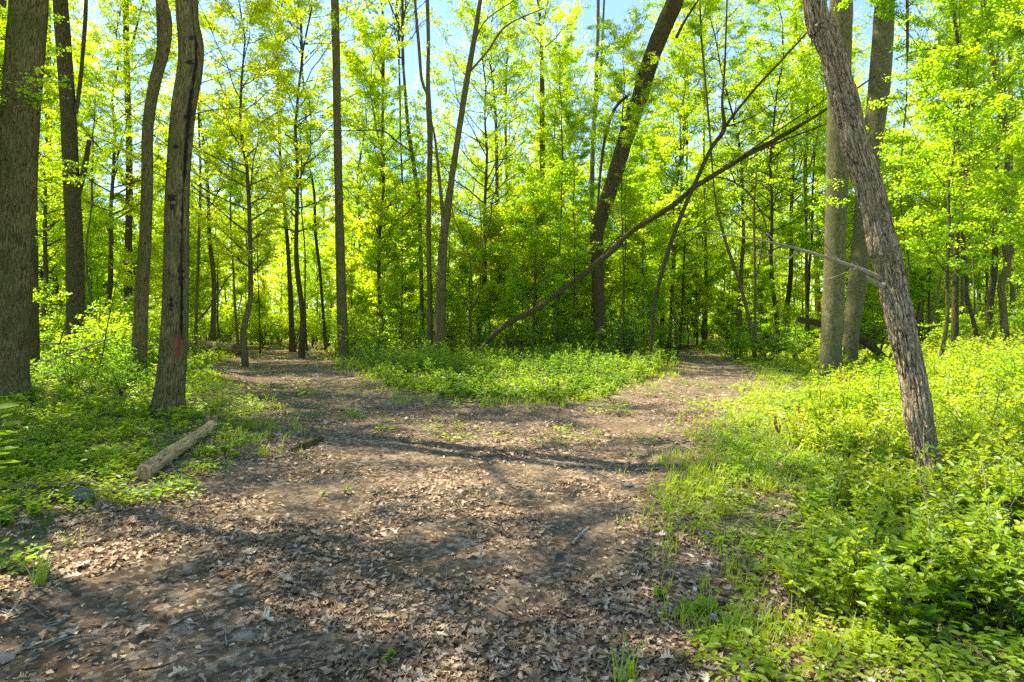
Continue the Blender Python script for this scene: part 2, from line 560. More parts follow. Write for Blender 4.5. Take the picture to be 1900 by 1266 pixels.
def leafy(rng, mb, P, n, size, tintm, mat, jit=.06, flat_=1.0, shape='rhomb', wr=.6, u0=.1, up_len=0):
    m = len(P)
    idx = np.repeat(np.arange(m), n)
    u = rng.uniform(u0, 1.0, len(idx))
    p, t = interp(P, idx, np.clip(u, 0, .999))
    p = p + rng.normal(0, jit, p.shape) * np.array([1, 1, .45])
    d = t * .5 + rng.normal(0, .8, t.shape) * np.array([1, 1, .35])
    d[:, 2] -= .25
    nor = np.array([0, 0, 1.]) * flat_ + rng.normal(0, .45, t.shape)
    nz = fbm(p[:, 0] * .9, p[:, 1] * .9, p[:, 2] * 1.3, 2)
    tint = np.clip(tintm + (nz - .5) * .9 + rng.normal(0, .13, len(p)), 0, 1)
    leaves(mb, p, d, nor, size * rng.uniform(.65, 1.25, len(p)), tint, mat, shape, wr)

def crown_mesh(name, seed, H, Rr, r0, nl, style, ln, lsize, bark=None, fewer=1.0):
    """a crown with its leader, limbs, twigs and leaves; origin where the bare trunk ends"""
    rng = np.random.default_rng(seed)
    mb = MB()
    k = 9
    s = np.linspace(0, 1, k)
    lead = np.stack([np.cumsum(rng.normal(0, .02 * H, k)) * s, np.cumsum(rng.normal(0, .02 * H, k)) * s, H * s], -1)[None]
    lr = (r0 * (1 - .85 * s))[None]
    tubes(mb, lead, lr, 8)
    if style == 'canopy':
        prof = lambda u: Rr * (.55 + .9 * u) * (1.35 - u) * 1.25
        A, RA = grow(rng, lead, lr, nl, .02, .97, 50, prof, 7, 9, .22, .11, .5, None)
        Bq, RB = grow(rng, A, RA, 7, .22, .98, 42, .5, 5, .9, .10, .12, .55, .5)
        C, RC = grow(rng, Bq, RB, 4, .15, 1.0, 40, .5, 3, .9, .03, .1, .6, .45, fewer)
        jit = .10
    else:
        prof = lambda u: Rr * (1.0 - .55 * u ** 1.5) * (.65 + .6 * np.minimum(1, u * 4)) * rng.uniform(.55, 1.15, u.shape)
        A, RA = grow(rng, lead, lr, nl, .02, .99, 60, prof, 7, 9, .16, .14, .5, None)
        Bq, RB = grow(rng, A, RA, 8, .15, .99, 45, .45, 5, .7, -.04, .11, .55, .5)
        C, RC = grow(rng, Bq, RB, 4, .12, 1.0, 45, .5, 3, .8, -.12, .1, .6, .45, fewer)
        jit = .08
    tubes(mb, A, np.maximum(RA, .008), 5)
    tubes(mb, Bq, np.maximum(RB, .005), 4)
    tubes(mb, C, np.maximum(RC * 1.0, .003), 3)
    leafy(rng, mb, C, ln, lsize, .5, 1, jit, .45 if style == 'canopy' else .6)
    leafy(rng, mb, Bq, ln // 2 + 1, lsize, .5, 1, jit, .5, u0=.4)
    me = mb.mesh(name, [bark or TWIG, LEAF])
    return me

def trunk_disp(seed, amt, freq=3.0):
    def f(rr, a, s):
        rr = rr * (1 + .16 * np.exp(-s / .45) * np.sin(a * (4 + int(seed) % 3) + seed))
        n = fbm(np.cos(a) * 1.2 + seed, np.sin(a) * 1.2, s * freq * .3, 3) - .5
        n2 = noise3(np.cos(a) * 5 + seed, np.sin(a) * 5, s * freq) - .5
        return rr * (1 + amt * n * 1.6 + amt * .5 * n2)
    return f

def bg_trunk(name, seed, H, r0, r1, bark, wob=.25, n=26):
    rng = np.random.default_rng(seed)
    s = np.linspace(0, 1, n)
    f = rng.uniform(0, 6, 4)
    x = wob * (np.sin(s * 4 + f[0]) - math.sin(f[0]) + .4 * np.sin(s * 9 + f[1])) * s
    y = wob * (np.sin(s * 3.4 + f[2]) - math.sin(f[2]) + .4 * np.sin(s * 8 + f[3])) * s
    P = np.stack([x, y, H * s - .25 * (1 - s)], -1)[None]
    R = (r1 + (r0 - r1) * (1 - s) ** .8 + .45 * r0 * np.exp(-s * H / .35))[None]
    mb = MB()
    tubes(mb, P, R, 12, 0, trunk_disp(seed, .16))
    return mb.mesh(name, [bark]), P[0, -1]

# crown forms shared by the copies
CAN = [crown_mesh('canopy_crown', 11 + i, 11 + i % 3, 4.2 + .4 * (i % 3), .13, 22, 'canopy', 14, .125) for i in range(5)]
CAN.append(crown_mesh('sparse_crown', 19, 9, 3.2, .13, 14, 'canopy', 5, .11))
UND = [crown_mesh('understory_crown', 31 + i, 6.2 + .8 * i, 2.6 + .25 * i, .045, 25 + 2 * i, 'layer', 25, .084) for i in range(5)]
TALL = [crown_mesh('tall_maple_crown', 131 + i, 11.5 + 1.2 * i, 3.3 + .3 * i, .085, 40, 'layer', 23, .092) for i in range(3)]
SAP = [crown_mesh('sapling_crown', 51 + i, 2.6 + .5 * i, 1.2, .022, 13, 'layer', 14, .085, None, .8) for i in range(3)]

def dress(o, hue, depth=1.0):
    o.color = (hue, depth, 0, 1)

def hero(name, label, pts, Y, bark, crown=0, cs=1.0, ctop=None, chue=.5, branches=(), sides=28, disp=.10, step=.12, flare=.35, sink=.3, group=None, cat='tree', rfun=None, crz=None, dead=False):
    """a tree whose trunk follows photo points (px, py, width px) at depth Y (number or one per point)"""
    Ys = [Y] * len(pts) if np.isscalar(Y) else list(Y)
    rows = [np.append(P3(px, py, yy), .5 * wf(wd) * obl(px) * yy / FPX) for (px, py, wd), yy in zip(pts, Ys)]
    base = rows[0]
    gz = float(ground_z(base[0], base[1]))
    if abs(base[2] - gz) > .02:
        base = base.copy(); base[2] = gz
        rows[0] = base
    origin = np.array([base[0], base[1], gz])
    if ctop is not None:
        d = nrm(rows[-1][:3] - rows[-2][:3])
        d = nrm(d * .5 + np.array([0, 0, 1.]) * .6)
        need = ctop - rows[-1][2]
        if need > .3:
            q = rows[-1][:3] + d * need / max(d[2], .3)
            rows.append(np.append(.5 * (rows[-1][:3] + q) + .02, rows[-1][3] * .8 + .02))
            rows.append(np.append(q, min((.13 if crown < 10 else .045) * cs, rows[-1][3])))
    rows = [np.append(base[:3] - np.array([0, 0, sink]) - .15 * (rows[1][:3] - base[:3]) * 0, base[3])] + rows
    path = smooth_path(rows, step)
    P = path[:, :3] - origin
    h = np.maximum(path[:, 2] - gz, 0)
    R = path[:, 3] * (1 + flare * np.exp(-h / .28))
    e = thing(name, label, cat, origin, 0, group)
    mb = MB()
    seed = len(label) * 1.7 + pts[0][0] * .13
    tubes(mb, P[None], R[None], sides, 0, rfun or trunk_disp(seed, disp))
    for br in branches:                              # (list of (px,py,w), depths)
        bp, bY = br
        bYs = [bY] * len(bp) if np.isscalar(bY) else list(bY)
        rr = smooth_path([np.append(P3(a, b, yy) - origin, .5 * wf(c) * yy / FPX) for (a, b, c), yy in zip(bp, bYs)], .2)
        tubes(mb, rr[None, :, :3], rr[None, :, 3], 10, 0, trunk_disp(seed + 3, .12))
    tr = link('trunk', mb.mesh('trunk', [bark]), e)
    if ctop is not None and not dead:
        c = link('crown', CAN[crown if crown == 5 else crown % 5] if crown < 10 else UND[crown % 10 % 5], e, tuple(P[-1]))
        c.scale = (cs, cs, cs)
        c.rotation_euler = (0, 0, crz if crz is not None else pts[0][0] * .37)
        dress(c, chue)
    return e, tr, P, R

# --- near left trunks
hero('oak_tree', 'massive oak with finely furrowed bark at the left edge of the clearing',
     [(2, 765, 104), (12, 650, 88), (20, 560, 84), (28, 400, 82), (36, 250, 79), (46, 100, 78), (54, 0, 77)], 11.0, BARK, 5, 1.2, 13, .5,
     sides=72, disp=.06, step=.06, flare=.5)
def scar_disp(rr, a, s):
    n = fbm(np.cos(a) * 1.2 + 3, np.sin(a) * 1.2, s * .9, 3) - .5
    seam = np.exp(-(((a - 5.72 + .12 * np.sin(s * 1.3)) / .10) ** 2)) * sm((s - 1.0) / .6)
    lip = np.exp(-(((a - 5.50 + .12 * np.sin(s * 1.3)) / .13) ** 2)) + np.exp(-(((a - 5.94 + .12 * np.sin(s * 1.3)) / .13) ** 2))
    ridge = .5 * sm((s - 1.0) / .6) * lip
    bulge = .16 * np.exp(-((s - 6.6) / .25) ** 2) * sm(np.cos(a - 6.1))
    fl = .12 * np.sin(a * 5 + 1) * np.exp(-s / .5)
    return rr * (1 + .12 * n - .20 * seam + .13 * ridge + bulge + fl)
E, TR, PP, RR = hero('scarred_tree', 'olive grey trunk with a long black seam and an orange paint blaze',
     [(311, 775, 58), (318, 700, 56), (324, 610, 54), (327, 500, 51), (328, 400, 49), (332, 300, 48), (341, 200, 49), (353, 125, 50), (352, 70, 47), (346, 0, 45)],
     10.0, BARK, 5, .95, 12, .5, sides=96, step=.05, rfun=scar_disp, flare=.45,
     branches=[([(335, 292, 5), (308, 268, 3.5), (265, 235, 3), (200, 165, 2.2), (140, 110, 1.5)], [10, 9.9, 9.8, 9.6, 9.4]), ([(325, 335, 4), (290, 322, 3), (240, 285, 2.5), (180, 255, 2), (95, 230, 1.4)], [10, 10, 10.1, 10.2, 10.3]),
               ([(362, 212, 4), (395, 204, 3), (440, 200, 2.5), (500, 188, 1.5)], [10, 10, 9.8, 9.6]), ([(345, 250, 3), (320, 300, 2.2), (300, 325, 1.5)], 9.8)])
# hollow scars and the paint blaze as decals moulded to the trunk
def patch_on(P, R, zc, ang, hw, hh, mat, name, parent, off=.012, seed=1, rfun=None, ragged=.35, n=13):
    rng = np.random.default_rng(seed)
    mb = MB()
    k = 9
    v = []
    sarc = np.concatenate([[0], np.cumsum(np.linalg.norm(np.diff(P, axis=0), axis=1))])
    for j in range(n):
        z = zc + hh * (2 * j / (n - 1) - 1)
        i = int(np.argmin(np.abs(P[:, 2] - z)))
        wv = hw * math.sqrt(max(0, 1 - (2 * j / (n - 1) - 1) ** 2)) ** .7 * (1 + rng.uniform(-ragged, ragged))
        for q in range(k):
            a = ang + (.07 * math.sin(z * 1.7) + rng.normal(0, .01) if n > 20 else 0) + (wv * (2 * q / (k - 1) - 1) + rng.normal(0, hw * .05)) / max(R[i], .02)
            a_ = a % (2 * PI)
            rr = R[i] if rfun is None else float(rfun(np.array([R[i]]), np.array([a_]), np.array([sarc[i]]))[0])
            rr += off * (.4 + .6 * math.sin(PI * q / (k - 1)))
            v.append((P[i, 0] + rr * math.cos(a), P[i, 1] + rr * math.sin(a), P[i, 2] if False else z))
    i = np.arange(n - 1)[:, None] * k + np.arange(k - 1)[None]
    mb.add(v, np.stack([i, i + 1, i + k + 1, i + k], -1).reshape(-1, 4))
    return link(name, mb.mesh(name, [mat]), parent)
for zc, ang, hw, hh in ((1.18, 5.55, .045, .20),):
    pb = patch_on(PP, RR, zc, ang, hw, hh, PAINT, 'paint_mark', E, .006, 5, scar_disp, .75)
    pb['label'] = 'faded orange red paint blaze'
sm_ = patch_on(PP, RR, 3.9, 5.72, .022, 2.6, HOLE, 'bark_seam', E, .006, 77, scar_disp, .8, 70)
sm_['label'] = 'long ragged black seam'
for n_, (zc, ang, hw, hh) in enumerate(((3.65, 4.75, .06, .06), (3.5, 4.85, .04, .05), (4.5, 4.9, .05, .035), (5.0, 5.45, .03, .04), (5.9, 5.2, .06, .04), (6.3, 5.3, .035, .04), (2.5, 5.6, .04, .35), (1.9, 4.9, .03, .12))):
    patch_on(PP, RR, zc, ang, hw, hh, HOLE, 'bark_scar', E, .006, 8 + n_, scar_disp, .6)

hero('forest_tree', 'curving grey trunk close behind the left of the scarred trunk',
     [(256, 655, 34), (262, 560, 30), (270, 440, 26), (273, 320, 25), (274, 240, 24), (286, 160, 25), (304, 90, 26), (308, 40, 26), (300, 0, 26)], 16, BARK, 5, .95, 12, .6,
     branches=[([(292, 150, 8), (294, 80, 8), (292, 0, 8)], 16)])
hero('forest_tree', 'thick dark ivy speckled trunk right of the massive oak',
     [(142, 680, 44), (140, 560, 40), (138, 440, 37), (132, 330, 34), (126, 200, 33), (119, 100, 33), (112, 0, 32)], 19, BARK_DK, 3, 1.0, 14, .6,
     branches=[([(142, 370, 14), (155, 320, 12), (166, 260, 10)], 19), ([(141, 210, 10), (150, 140, 9), (158, 40, 9), (162, -60, 6)], 19)])
hero('forest_tree', 'upright dark trunk between the dark ivy trunk and the curving grey one',
     [(238, 650, 20), (238, 500, 17), (240, 300, 15), (236, 150, 14), (233, 0, 14)], 27, BARK_DK, 0, .9, 17, .6,
     branches=[([(244, 90, 7), (256, 40, 6), (272, -20, 5)], 27)])
hero('forest_tree', 'dim trunk in the gap right of the massive oak',
     [(95, 640, 20), (92, 440, 18), (90, 250, 16), (88, 100, 14)], 30, BARK_DK, 1, .9, 18, .6)
hero('forest_tree', 'dark trunk cut by the left picture edge behind the oak',
     [(-8, 660, 26), (-4, 400, 22), (0, 200, 20), (4, 0, 20)], 21, BARK_DK, 2, .9, 15, .5)

# --- centre
hero('forest_tree', 'straight mossy trunk standing alone where the left path opens',
     [(638, 672, 22), (635, 600, 22), (632, 500, 20), (629, 380, 18), (626, 240, 17), (624, 120, 17), (621, 0, 17)], 26, BARK, 3, 1.0, 18.5, .62)
hero('forest_tree', 'slim twin topped trunk, left of the pair in the middle thicket',
     [(797, 668, 14), (798, 566, 12), (795, 430, 11), (798, 265, 12), (796, 212, 13), (794, 150, 10), (795, 80, 9), (793, 0, 9)], 26, BARK, 0, .7, 18, .55,
     branches=[([(796, 180, 9), (783, 150, 8), (777, 83, 8), (770, 0, 7), (766, -80, 5)], 26)])
hero('forest_tree', 'rust brown right hand trunk of the pair, sweeping right at the top',
     [(815, 667, 24), (818, 533, 21), (824, 433, 18), (829, 400, 17), (838, 332, 14), (846, 280, 13), (856, 215, 13), (866, 150, 13), (876, 95, 12), (891, 0, 10)], 25.5, BARK, 1, .8, 18, .55,
     branches=[([(866, 140, 6), (905, 95, 6), (940, 48, 5), (1010, 15, 3)], 25.5), ([(824, 420, 10), (815, 332, 8), (806, 250, 6), (790, 190, 4)], 25.5),
               ([(876, 90, 5), (900, 40, 4), (955, 0, 3)], [25.5, 25, 25])])
hero('forest_tree', 'thin tilted trunk leaning left behind the middle pair',
     [(785, 640, 9), (778, 400, 10), (768, 308, 10), (757, 235, 9), (748, 120, 7)], 31, BARK, 2, .7, 15, .5,
     branches=[([(768, 285, 6), (735, 262, 5), (708, 243, 4.5), (640, 243, 3.5), (556, 239, 2)], [31, 29, 27, 25.5, 25])])
hero('leaning_tree', 'heavy dark trunk leaning right over the middle thicket from a paler base',
     [(1117, 668, 31), (1114, 620, 27), (1111, 560, 25), (1108, 480, 26), (1106, 440, 28), (1116, 400, 30), (1133, 350, 30), (1162, 255, 31), (1188, 175, 33), (1210, 105, 34), (1238, 35, 35), (1252, 0, 36)],
     [27, 27, 26.9, 26.7, 26.4, 26, 25.5, 24.8, 24, 23.2, 22.4, 22], BARK_DK, 3, 1.0, 17.5, .6, sides=32, disp=.14,
     branches=[([(1168, 175, 8), (1142, 200, 8), (1124, 250, 8), (1114, 320, 7), (1108, 400, 5)], 24.5), ([(1165, 185, 4), (1154, 165, 3), (1152, 140, 2)], 24.5),
               ([(1255, 70, 8), (1270, 40, 7), (1296, 0, 5)], 22.5)])
hero('forest_tree', 'pale double trunk rising behind the heavy leaning trunk',
     [(1096, 640, 13), (1098, 420, 12), (1099, 300, 11), (1104, 200, 10), (1109, 80, 9), (1110, 0, 8)], 34, BARK_SM, 0, .8, 20, .5,
     branches=[([(1102, 225, 8), (1115, 130, 7), (1120, 20, 6), (1126, -90, 4)], 34)])
hero('leaning_tree', 'slender forked tree slanting right beside the path bend',
     [(1206, 682, 10), (1208, 640, 9), (1212, 580, 10), (1222, 530, 10), (1240, 465, 11), (1262, 405, 10), (1292, 335, 10), (1320, 275, 10), (1343, 240, 11), (1340, 190, 7), (1345, 120, 6), (1349, 0, 5)],
     22, BARK_DK, 11, .8, 14.5, .7, sides=14,
     branches=[([(1342, 240, 8), (1368, 205, 7), (1405, 160, 7), (1450, 112, 6), (1500, 58, 5)], [22, 21, 20, 18.8, 17.5]),
               ([(1346, 236, 4), (1390, 220, 4), (1430, 195, 3), (1470, 160, 2)], [22, 21, 21, 20]),
               ([(1320, 285, 4), (1322, 305, 4), (1345, 308, 3), (1368, 290, 2)], 22)])
# small dark forked tree
hero('forked_sapling', 'small dark sapling forked low into three wiry stems in the middle thicket',
     [(875, 672, 6), (875, 620, 6), (873, 582, 7), (889, 545, 4), (893, 500, 4), (900, 460, 4), (911, 400, 4), (915, 365, 4), (935, 340, 3), (961, 322, 3)], 22, BARK_DK, sides=10, disp=.06,
     branches=[([(872, 582, 6), (861, 556, 4), (845, 533, 4), (812, 509, 3.5), (782, 489, 2.5)], 22),
               ([(873, 584, 5), (876, 546, 4.5), (872, 483, 4), (858, 440, 3.5), (842, 403, 3), (835, 360, 2)], 22),
               ([(872, 483, 4), (888, 460, 3), (893, 425, 2.5), (890, 380, 2)], 22)])

# --- right
hero('beech_tree', 'smooth grey beech nearest the log, left of the crossed trio on the right',
     [(1541, 702, 46), (1542, 640, 43), (1546, 560, 43), (1549, 480, 43), (1551, 400, 44), (1554, 300, 45), (1556, 200, 45), (1559, 90, 46), (1561, 0, 46)], 17.6, BARK_SM, 2, 1.0, 13, .5, sides=48, disp=.045,
     branches=[])
hero('beech_tree', 'smooth grey beech tilting right just behind the shaggy leaning trunk',
     [(1578, 694, 27), (1580, 620, 32), (1590, 533, 37), (1600, 430, 38), (1611, 333, 40), (1622, 240, 42), (1631, 166, 45), (1637, 83, 44), (1642, 0, 40)], 19.5, BARK_SM, 1, 1.0, 14, .5, sides=40, disp=.05)
def shag(rr, a, s):
    u = a * 2.4
    n = fbm(np.cos(a) * 1.3 + 7, np.sin(a) * 1.3, s * .9, 3) - .5
    rid = np.abs(fbm(np.cos(a) * 4.2 + fbm(s * 1.2, a * 0, 3) * 1.2, np.sin(a) * 4.2, s * 1.6, 3) - .5) * 2
    pl = noise3(np.cos(a) * 9, np.sin(a) * 9, s * 7)
    pl2 = noise3(np.cos(a) * 15 + 4, np.sin(a) * 15, s * 20)
    knot = .34 * np.exp(-((s - 2.55) / .12) ** 2) * sm(np.cos(a - 3.9)) + .28 * np.exp(-((s - 1.05) / .13) ** 2) * sm(np.cos(a - 3.6)) + .26 * np.exp(-((s - 3.5) / .10) ** 2) * sm(np.cos(a - 3.4))
    return rr * (1 + .30 * n + .10 * np.sin(s * 2.3 + 1) * np.cos(a - 1) - .24 * np.exp(-(rid / .12) ** 2) + .09 * (pl > .52) + .05 * (pl2 > .55) + knot)
lp = [(1738, 958, 55), (1728, 880, 49), (1714, 815, 48), (1701, 735, 52), (1686, 665, 50), (1671, 600, 53), (1657, 533, 52), (1642, 466, 53), (1628, 410, 52), (1612, 345, 53),
      (1588, 275, 51), (1566, 180, 49), (1545, 100, 46), (1527, 50, 44), (1512, 0, 42)]
ly = [4.9, 4.95, 5, 5.05, 5.1, 5.15, 5.2, 5.2, 5.2, 5.2, 5.2, 5.2, 5.2, 5.2, 5.2]
E2, TR2, P2_, R2_ = hero('leaning_tree', 'shaggy barked trunk leaning left out of the bright bushes at right',
     lp, ly, BARK_PL, 10, .55, 9.5, .5, sides=120, step=.02, rfun=shag, flare=.15, sink=.3)
# bark plates standing off that trunk
rng = np.random.default_rng(5)
mb = MB()
sarc = np.concatenate([[0], np.cumsum(np.linalg.norm(np.diff(P2_, axis=0), axis=1))])
for _ in range(420):
    i = rng.integers(10, len(P2_) - 60)
    a = rng.uniform(0, 2 * PI)
    t_ = nrm(P2_[i + 1] - P2_[i - 1])
    u_ = nrm(np.array([1., 0, 0]) - t_[0] * t_)
    v_ = np.cross(t_, u_)
    wa = rng.uniform(.05, .15)
    L = rng.uniform(.03, .13)
    rr = float(shag(np.array([R2_[i]]), np.array([a]), np.array([sarc[i]]))[0])
    lift = rng.uniform(.004, .016)
    V = []
    for q, dl in ((0, .0), (.5, .5), (1, 1)):
        for dw in (-1, 0, 1):
            aa = a + dw * wa * (1 - .4 * q) + rng.normal(0, .02)
            ra = rr + lift * q - .003 + (.003 if dw == 0 else 0)
            V.append(P2_[i] + t_ * (L * dl * (-1 if _ % 3 else 1) + rng.normal(0, .004)) + ra * (math.cos(aa) * u_ + math.sin(aa) * v_))
    V = np.array(V)
    inn = V - .006 * nrm(V - P2_[i])
    ctr = rng.uniform(0, 9)
    bc = np.concatenate([V, inn]) - P2_[i] + np.array([0, 0, ctr])
    mb.add(np.concatenate([V, inn]), [(0, 1, 4, 3), (1, 2, 5, 4), (3, 4, 7, 6), (4, 5, 8, 7), (9, 12, 13, 10), (10, 13, 14, 11), (12, 15, 16, 13), (13, 16, 17, 14),
           (6, 7, 16, 15), (7, 8, 17, 16), (0, 3, 12, 9), (3, 6, 15, 12), (2, 11, 14, 5), (5, 14, 17, 8)], 0, bc)
link('bark_plates', mb.mesh('bark_plates', [BARK_PL], False), E2)
# its bleached dead branch
rows = [(1632, 516, 13), (1605, 503, 10), (1560, 487, 8.5), (1520, 474, 7.5), (1480, 462, 6.5), (1440, 452, 5.5), (1400, 444, 4.5), (1345, 436, 3.2), (1275, 424, 2)]
yy = [5.2, 5.15, 5.1, 5.0, 5.0, 4.95, 4.95, 4.9, 4.9]
mb = MB()
org = np.array(E2.location)
rr = smooth_path([np.append(P3(a, b, q) - org, .4 * c * q / FPX) for (a, b, c), q in zip(rows, yy)], .04)
tubes(mb, rr[None, :, :3], rr[None, :, 3], 12, 0, trunk_disp(4, .15, 12))
for br, q in (([(1640, 530, 11), (1622, 525, 9), (1606, 511, 5)], 5.15), ([(1480, 462, 4), (1465, 480, 3), (1440, 475, 2), (1400, 470, 1)], 5.0),
              ([(1560, 487, 4), (1540, 465, 2.5), (1520, 440, 1.5), (1500, 405, 1)], 5.1), ([(1440, 452, 3), (1425, 435, 2), (1400, 432, 1.2)], 4.95),
              ([(1590, 497, 3), (1560, 510, 2), (1530, 520, 1)], 5.1), ([(1345, 436, 2), (1320, 450, 1.5), (1290, 446, .8)], 4.9)):
    b2 = smooth_path([np.append(P3(a, b, q) - org, .5 * c * q / FPX) for a, b, c in br], .04)
    tubes(mb, b2[None, :, :3], b2[None, :, 3], 7)
o = link('dead_branch', mb.mesh('dead_branch', [DEAD]), E2)
o['label'] = 'bleached bare branch reaching left'

hero('forest_tree', 'dark sinuous trunk standing in the bright undergrowth at right',
     [(1771, 612, 18), (1773, 533, 15), (1776, 433, 13), (1784, 395, 13), (1794, 335, 14), (1783, 290, 12), (1775, 250, 11), (1776, 180, 10), (1777, 83, 10), (1770, 25, 9), (1764, -30, 8)], 17, BARK_DK, 12, 1.0, 12, .4, sides=16,
     branches=[([(1776, 100, 5), (1745, 90, 5), (1700, 95, 5), (1660, 110, 3)], 17), ([(1778, 110, 5), (1810, 85, 5), (1850, 55, 4), (1900, 30, 3)], 17),
               ([(1775, 210, 4), (1760, 200, 4), (1745, 188, 3)], 17), ([(1793, 330, 6), (1802, 250, 5), (1795, 160, 4), (1800, 80, 3)], 17)])
hero('forest_tree', 'snaking brown trunk with an s bend near the right picture edge',
     [(1867, 618, 20), (1861, 566, 17), (1857, 532, 17), (1869, 495, 18), (1866, 460, 15), (1860, 427, 15), (1866, 350, 15), (1870, 282, 13), (1861, 200, 14), (1846, 133, 13), (1835, 66, 11), (1828, 0, 9)], 16, BARK, 13, 1.0, 11, .4, sides=20,
     branches=[([(1838, 80, 6), (1826, 50, 5), (1820, 0, 4)], 16), ([(1872, 380, 5), (1850, 390, 4), (1800, 425, 3), (1700, 435, 2)], 16)])
hero('forest_tree', 'wire thin straight stem right of the shaggy trunk',
     [(1686, 600, 6), (1687, 500, 5.5), (1672, 400, 5), (1674, 270, 5), (1681, 199, 5), (1683, 120, 4)], 14, BARK_DK, 10, .8, 8.6, .35, sides=8)
hero('forest_tree', 'stout tilted trunk slanting right deep in the right hand woods',
     [(1697, 598, 12), (1712, 545, 12), (1730, 490, 12), (1747, 445, 11), (1770, 380, 9)], 27, BARK, 2, .7, 11, .5, sides=12)
hero('forest_tree', 'pale slanting pole beside the stout tilted trunk',
     [(1724, 590, 9), (1742, 530, 8), (1764, 470, 8), (1782, 410, 6)], 25, BARK_SM, 1, .6, 10, .5, sides=12)
hero('forest_tree', 'light grey upright trunk just right of the dark sinuous one',
     [(1786, 600, 11), (1786, 500, 9), (1787, 400, 9), (1790, 250, 8)], 26, BARK_SM, 3, .8, 14, .5, sides=12)
hero('forest_tree', 'thin leftward bowed stem between the sinuous and snaking trunks',
     [(1811, 600, 6), (1806, 500, 6), (1798, 410, 6), (1792, 320, 5)], 24, BARK_SM, 11, .8, 12, .45, sides=8)
hero('forest_tree', 'grey trunk half hidden behind the snaking trunk',
     [(1881, 600, 15), (1878, 480, 13), (1876, 330, 12), (1875, 200, 11)], 25, BARK_SM, 0, .8, 15, .5, sides=12)
hero('forest_tree', 'v shaped pair of tilted stems above the round bush',
     [(1402, 652, 11), (1392, 605, 10), (1378, 545, 9), (1366, 505, 8), (1350, 460, 8), (1334, 402, 7), (1326, 360, 5)], 24, BARK, 11, .9, 13, .6, sides=12,
     branches=[([(1402, 645, 8), (1401, 560, 7), (1400, 470, 7), (1399, 390, 6), (1404, 320, 4)], 24), ([(1400, 530, 5), (1412, 470, 5), (1416, 410, 3)], 24)])
hero('forest_tree', 'upright grey trunk at the far end of the right path',
     [(1309, 634, 10), (1310, 570, 9), (1311, 500, 8), (1308, 400, 7), (1306, 250, 6)], 40, BARK_SM, 1, .8, 18, .6, sides=12)
hero('forest_tree', 'tall thin trunk in the gap left of the smooth beeches',
     [(1497, 610, 9), (1496, 430, 8), (1494, 330, 9), (1498, 200, 8), (1490, 100, 9), (1478, 60, 7), (1476, 0, 6)], 32, BARK_SM, 2, .7, 20, .5, sides=12,
     branches=[([(1497, 330, 5), (1510, 280, 5), (1522, 220, 4)], 32)])
for k_, (lab, pp, yd, bk, cr, cz) in enumerate([
    ('dark straight trunk at the back of the left path bend', [(543, 632, 14), (538, 533, 11), (534, 460, 10), (528, 380, 9), (520, 290, 8)], 34, BARK_DK, 0, .8),
    ('slim trunk curving left above the left path bend', [(605, 640, 8), (594, 510, 8), (585, 430, 8), (583, 360, 7), (572, 290, 5)], 33, BARK_DK, 1, .7),
    ('thin pole standing in the grass where the left path turns', [(570, 640, 6), (566, 570, 5), (566, 470, 5), (560, 400, 4)], 31, BARK_DK, 10, .9),
    ('wiry stem by the cut log end', [(483, 634, 4.5), (481, 570, 4), (478, 500, 3.5)], 33, BARK_DK, 11, .6),
    ('grey trunk seen through the gap right of the lone mossy trunk', [(704, 620, 12), (703, 470, 10), (705, 380, 9), (708, 300, 7)], 38, BARK, 2, .9),
    ('dark upright stem midway between the mossy trunk and the pair', [(746, 630, 8), (747, 450, 7), (746, 330, 6), (743, 260, 5)], 36, BARK_DK, 3, .7),
    ('thin sapling trunk standing left of the fallen pole crossing', [(1031, 662, 6), (1033, 560, 5), (1040, 430, 5), (1043, 330, 4)], 27, BARK, 12, .8),
    ('fine straight stem right of the heavy leaning trunk', [(1150, 655, 5), (1158, 560, 4.5), (1155, 440, 4), (1153, 330, 4)], 24, BARK_DK, 10, .8),
    ('bowed thin stem rising from the leaning tree base', [(1122, 662, 5), (1143, 625, 5), (1154, 570, 4), (1160, 480, 3)], 25.5, BARK_DK, 10, .5),
    ('broad shadowed trunk in the far gap above the fallen pole', [(1012, 620, 20), (1010, 500, 18), (1008, 380, 15), (1006, 240, 12)], 42, BARK_DK, 0, 1.0),
    ('dim trunk deep behind the forked sapling', [(925, 620, 11), (925, 520, 10), (922, 380, 9)], 44, BARK, 1, .9),
    ('middle one of three grey trunks far behind the forked sapling', [(948, 622, 9), (946, 520, 8), (940, 360, 7)], 46, BARK, 2, .9),
    ('thin dark trunk behind the slender forked tree', [(1262, 640, 7), (1268, 520, 6), (1272, 420, 5)], 36, BARK_DK, 3, .7),
    ('two toned straight trunk left of the far path end trunk', [(1242, 610, 9), (1250, 500, 8), (1262, 380, 7)], 38, BARK, 1, .7),
    ('forked grey pole leaning left behind the leaning stick pile', [(209, 640, 6), (170, 560, 6), (160, 470, 6), (168, 400, 5)], 22, BARK, 12, .7),
    ('thin upright trunk right of the scarred trunk', [(362, 640, 9), (368, 470, 8), (372, 330, 7), (368, 200, 6)], 26, BARK, 3, .7),
    ('slender pale trunk near the cut log', [(443, 636, 8), (436, 566, 7), (433, 505, 6), (428, 420, 5)], 30, BARK, 11, .8)]):
    hero('forest_tree', lab, pp, yd, bk, cr, cz, 5 + (HY - pp[-1][1]) * yd / FPX + 1.6 if cr < 10 else (HY - pp[-1][1]) * yd / FPX + 2.5, .55, sides=12, disp=.12)

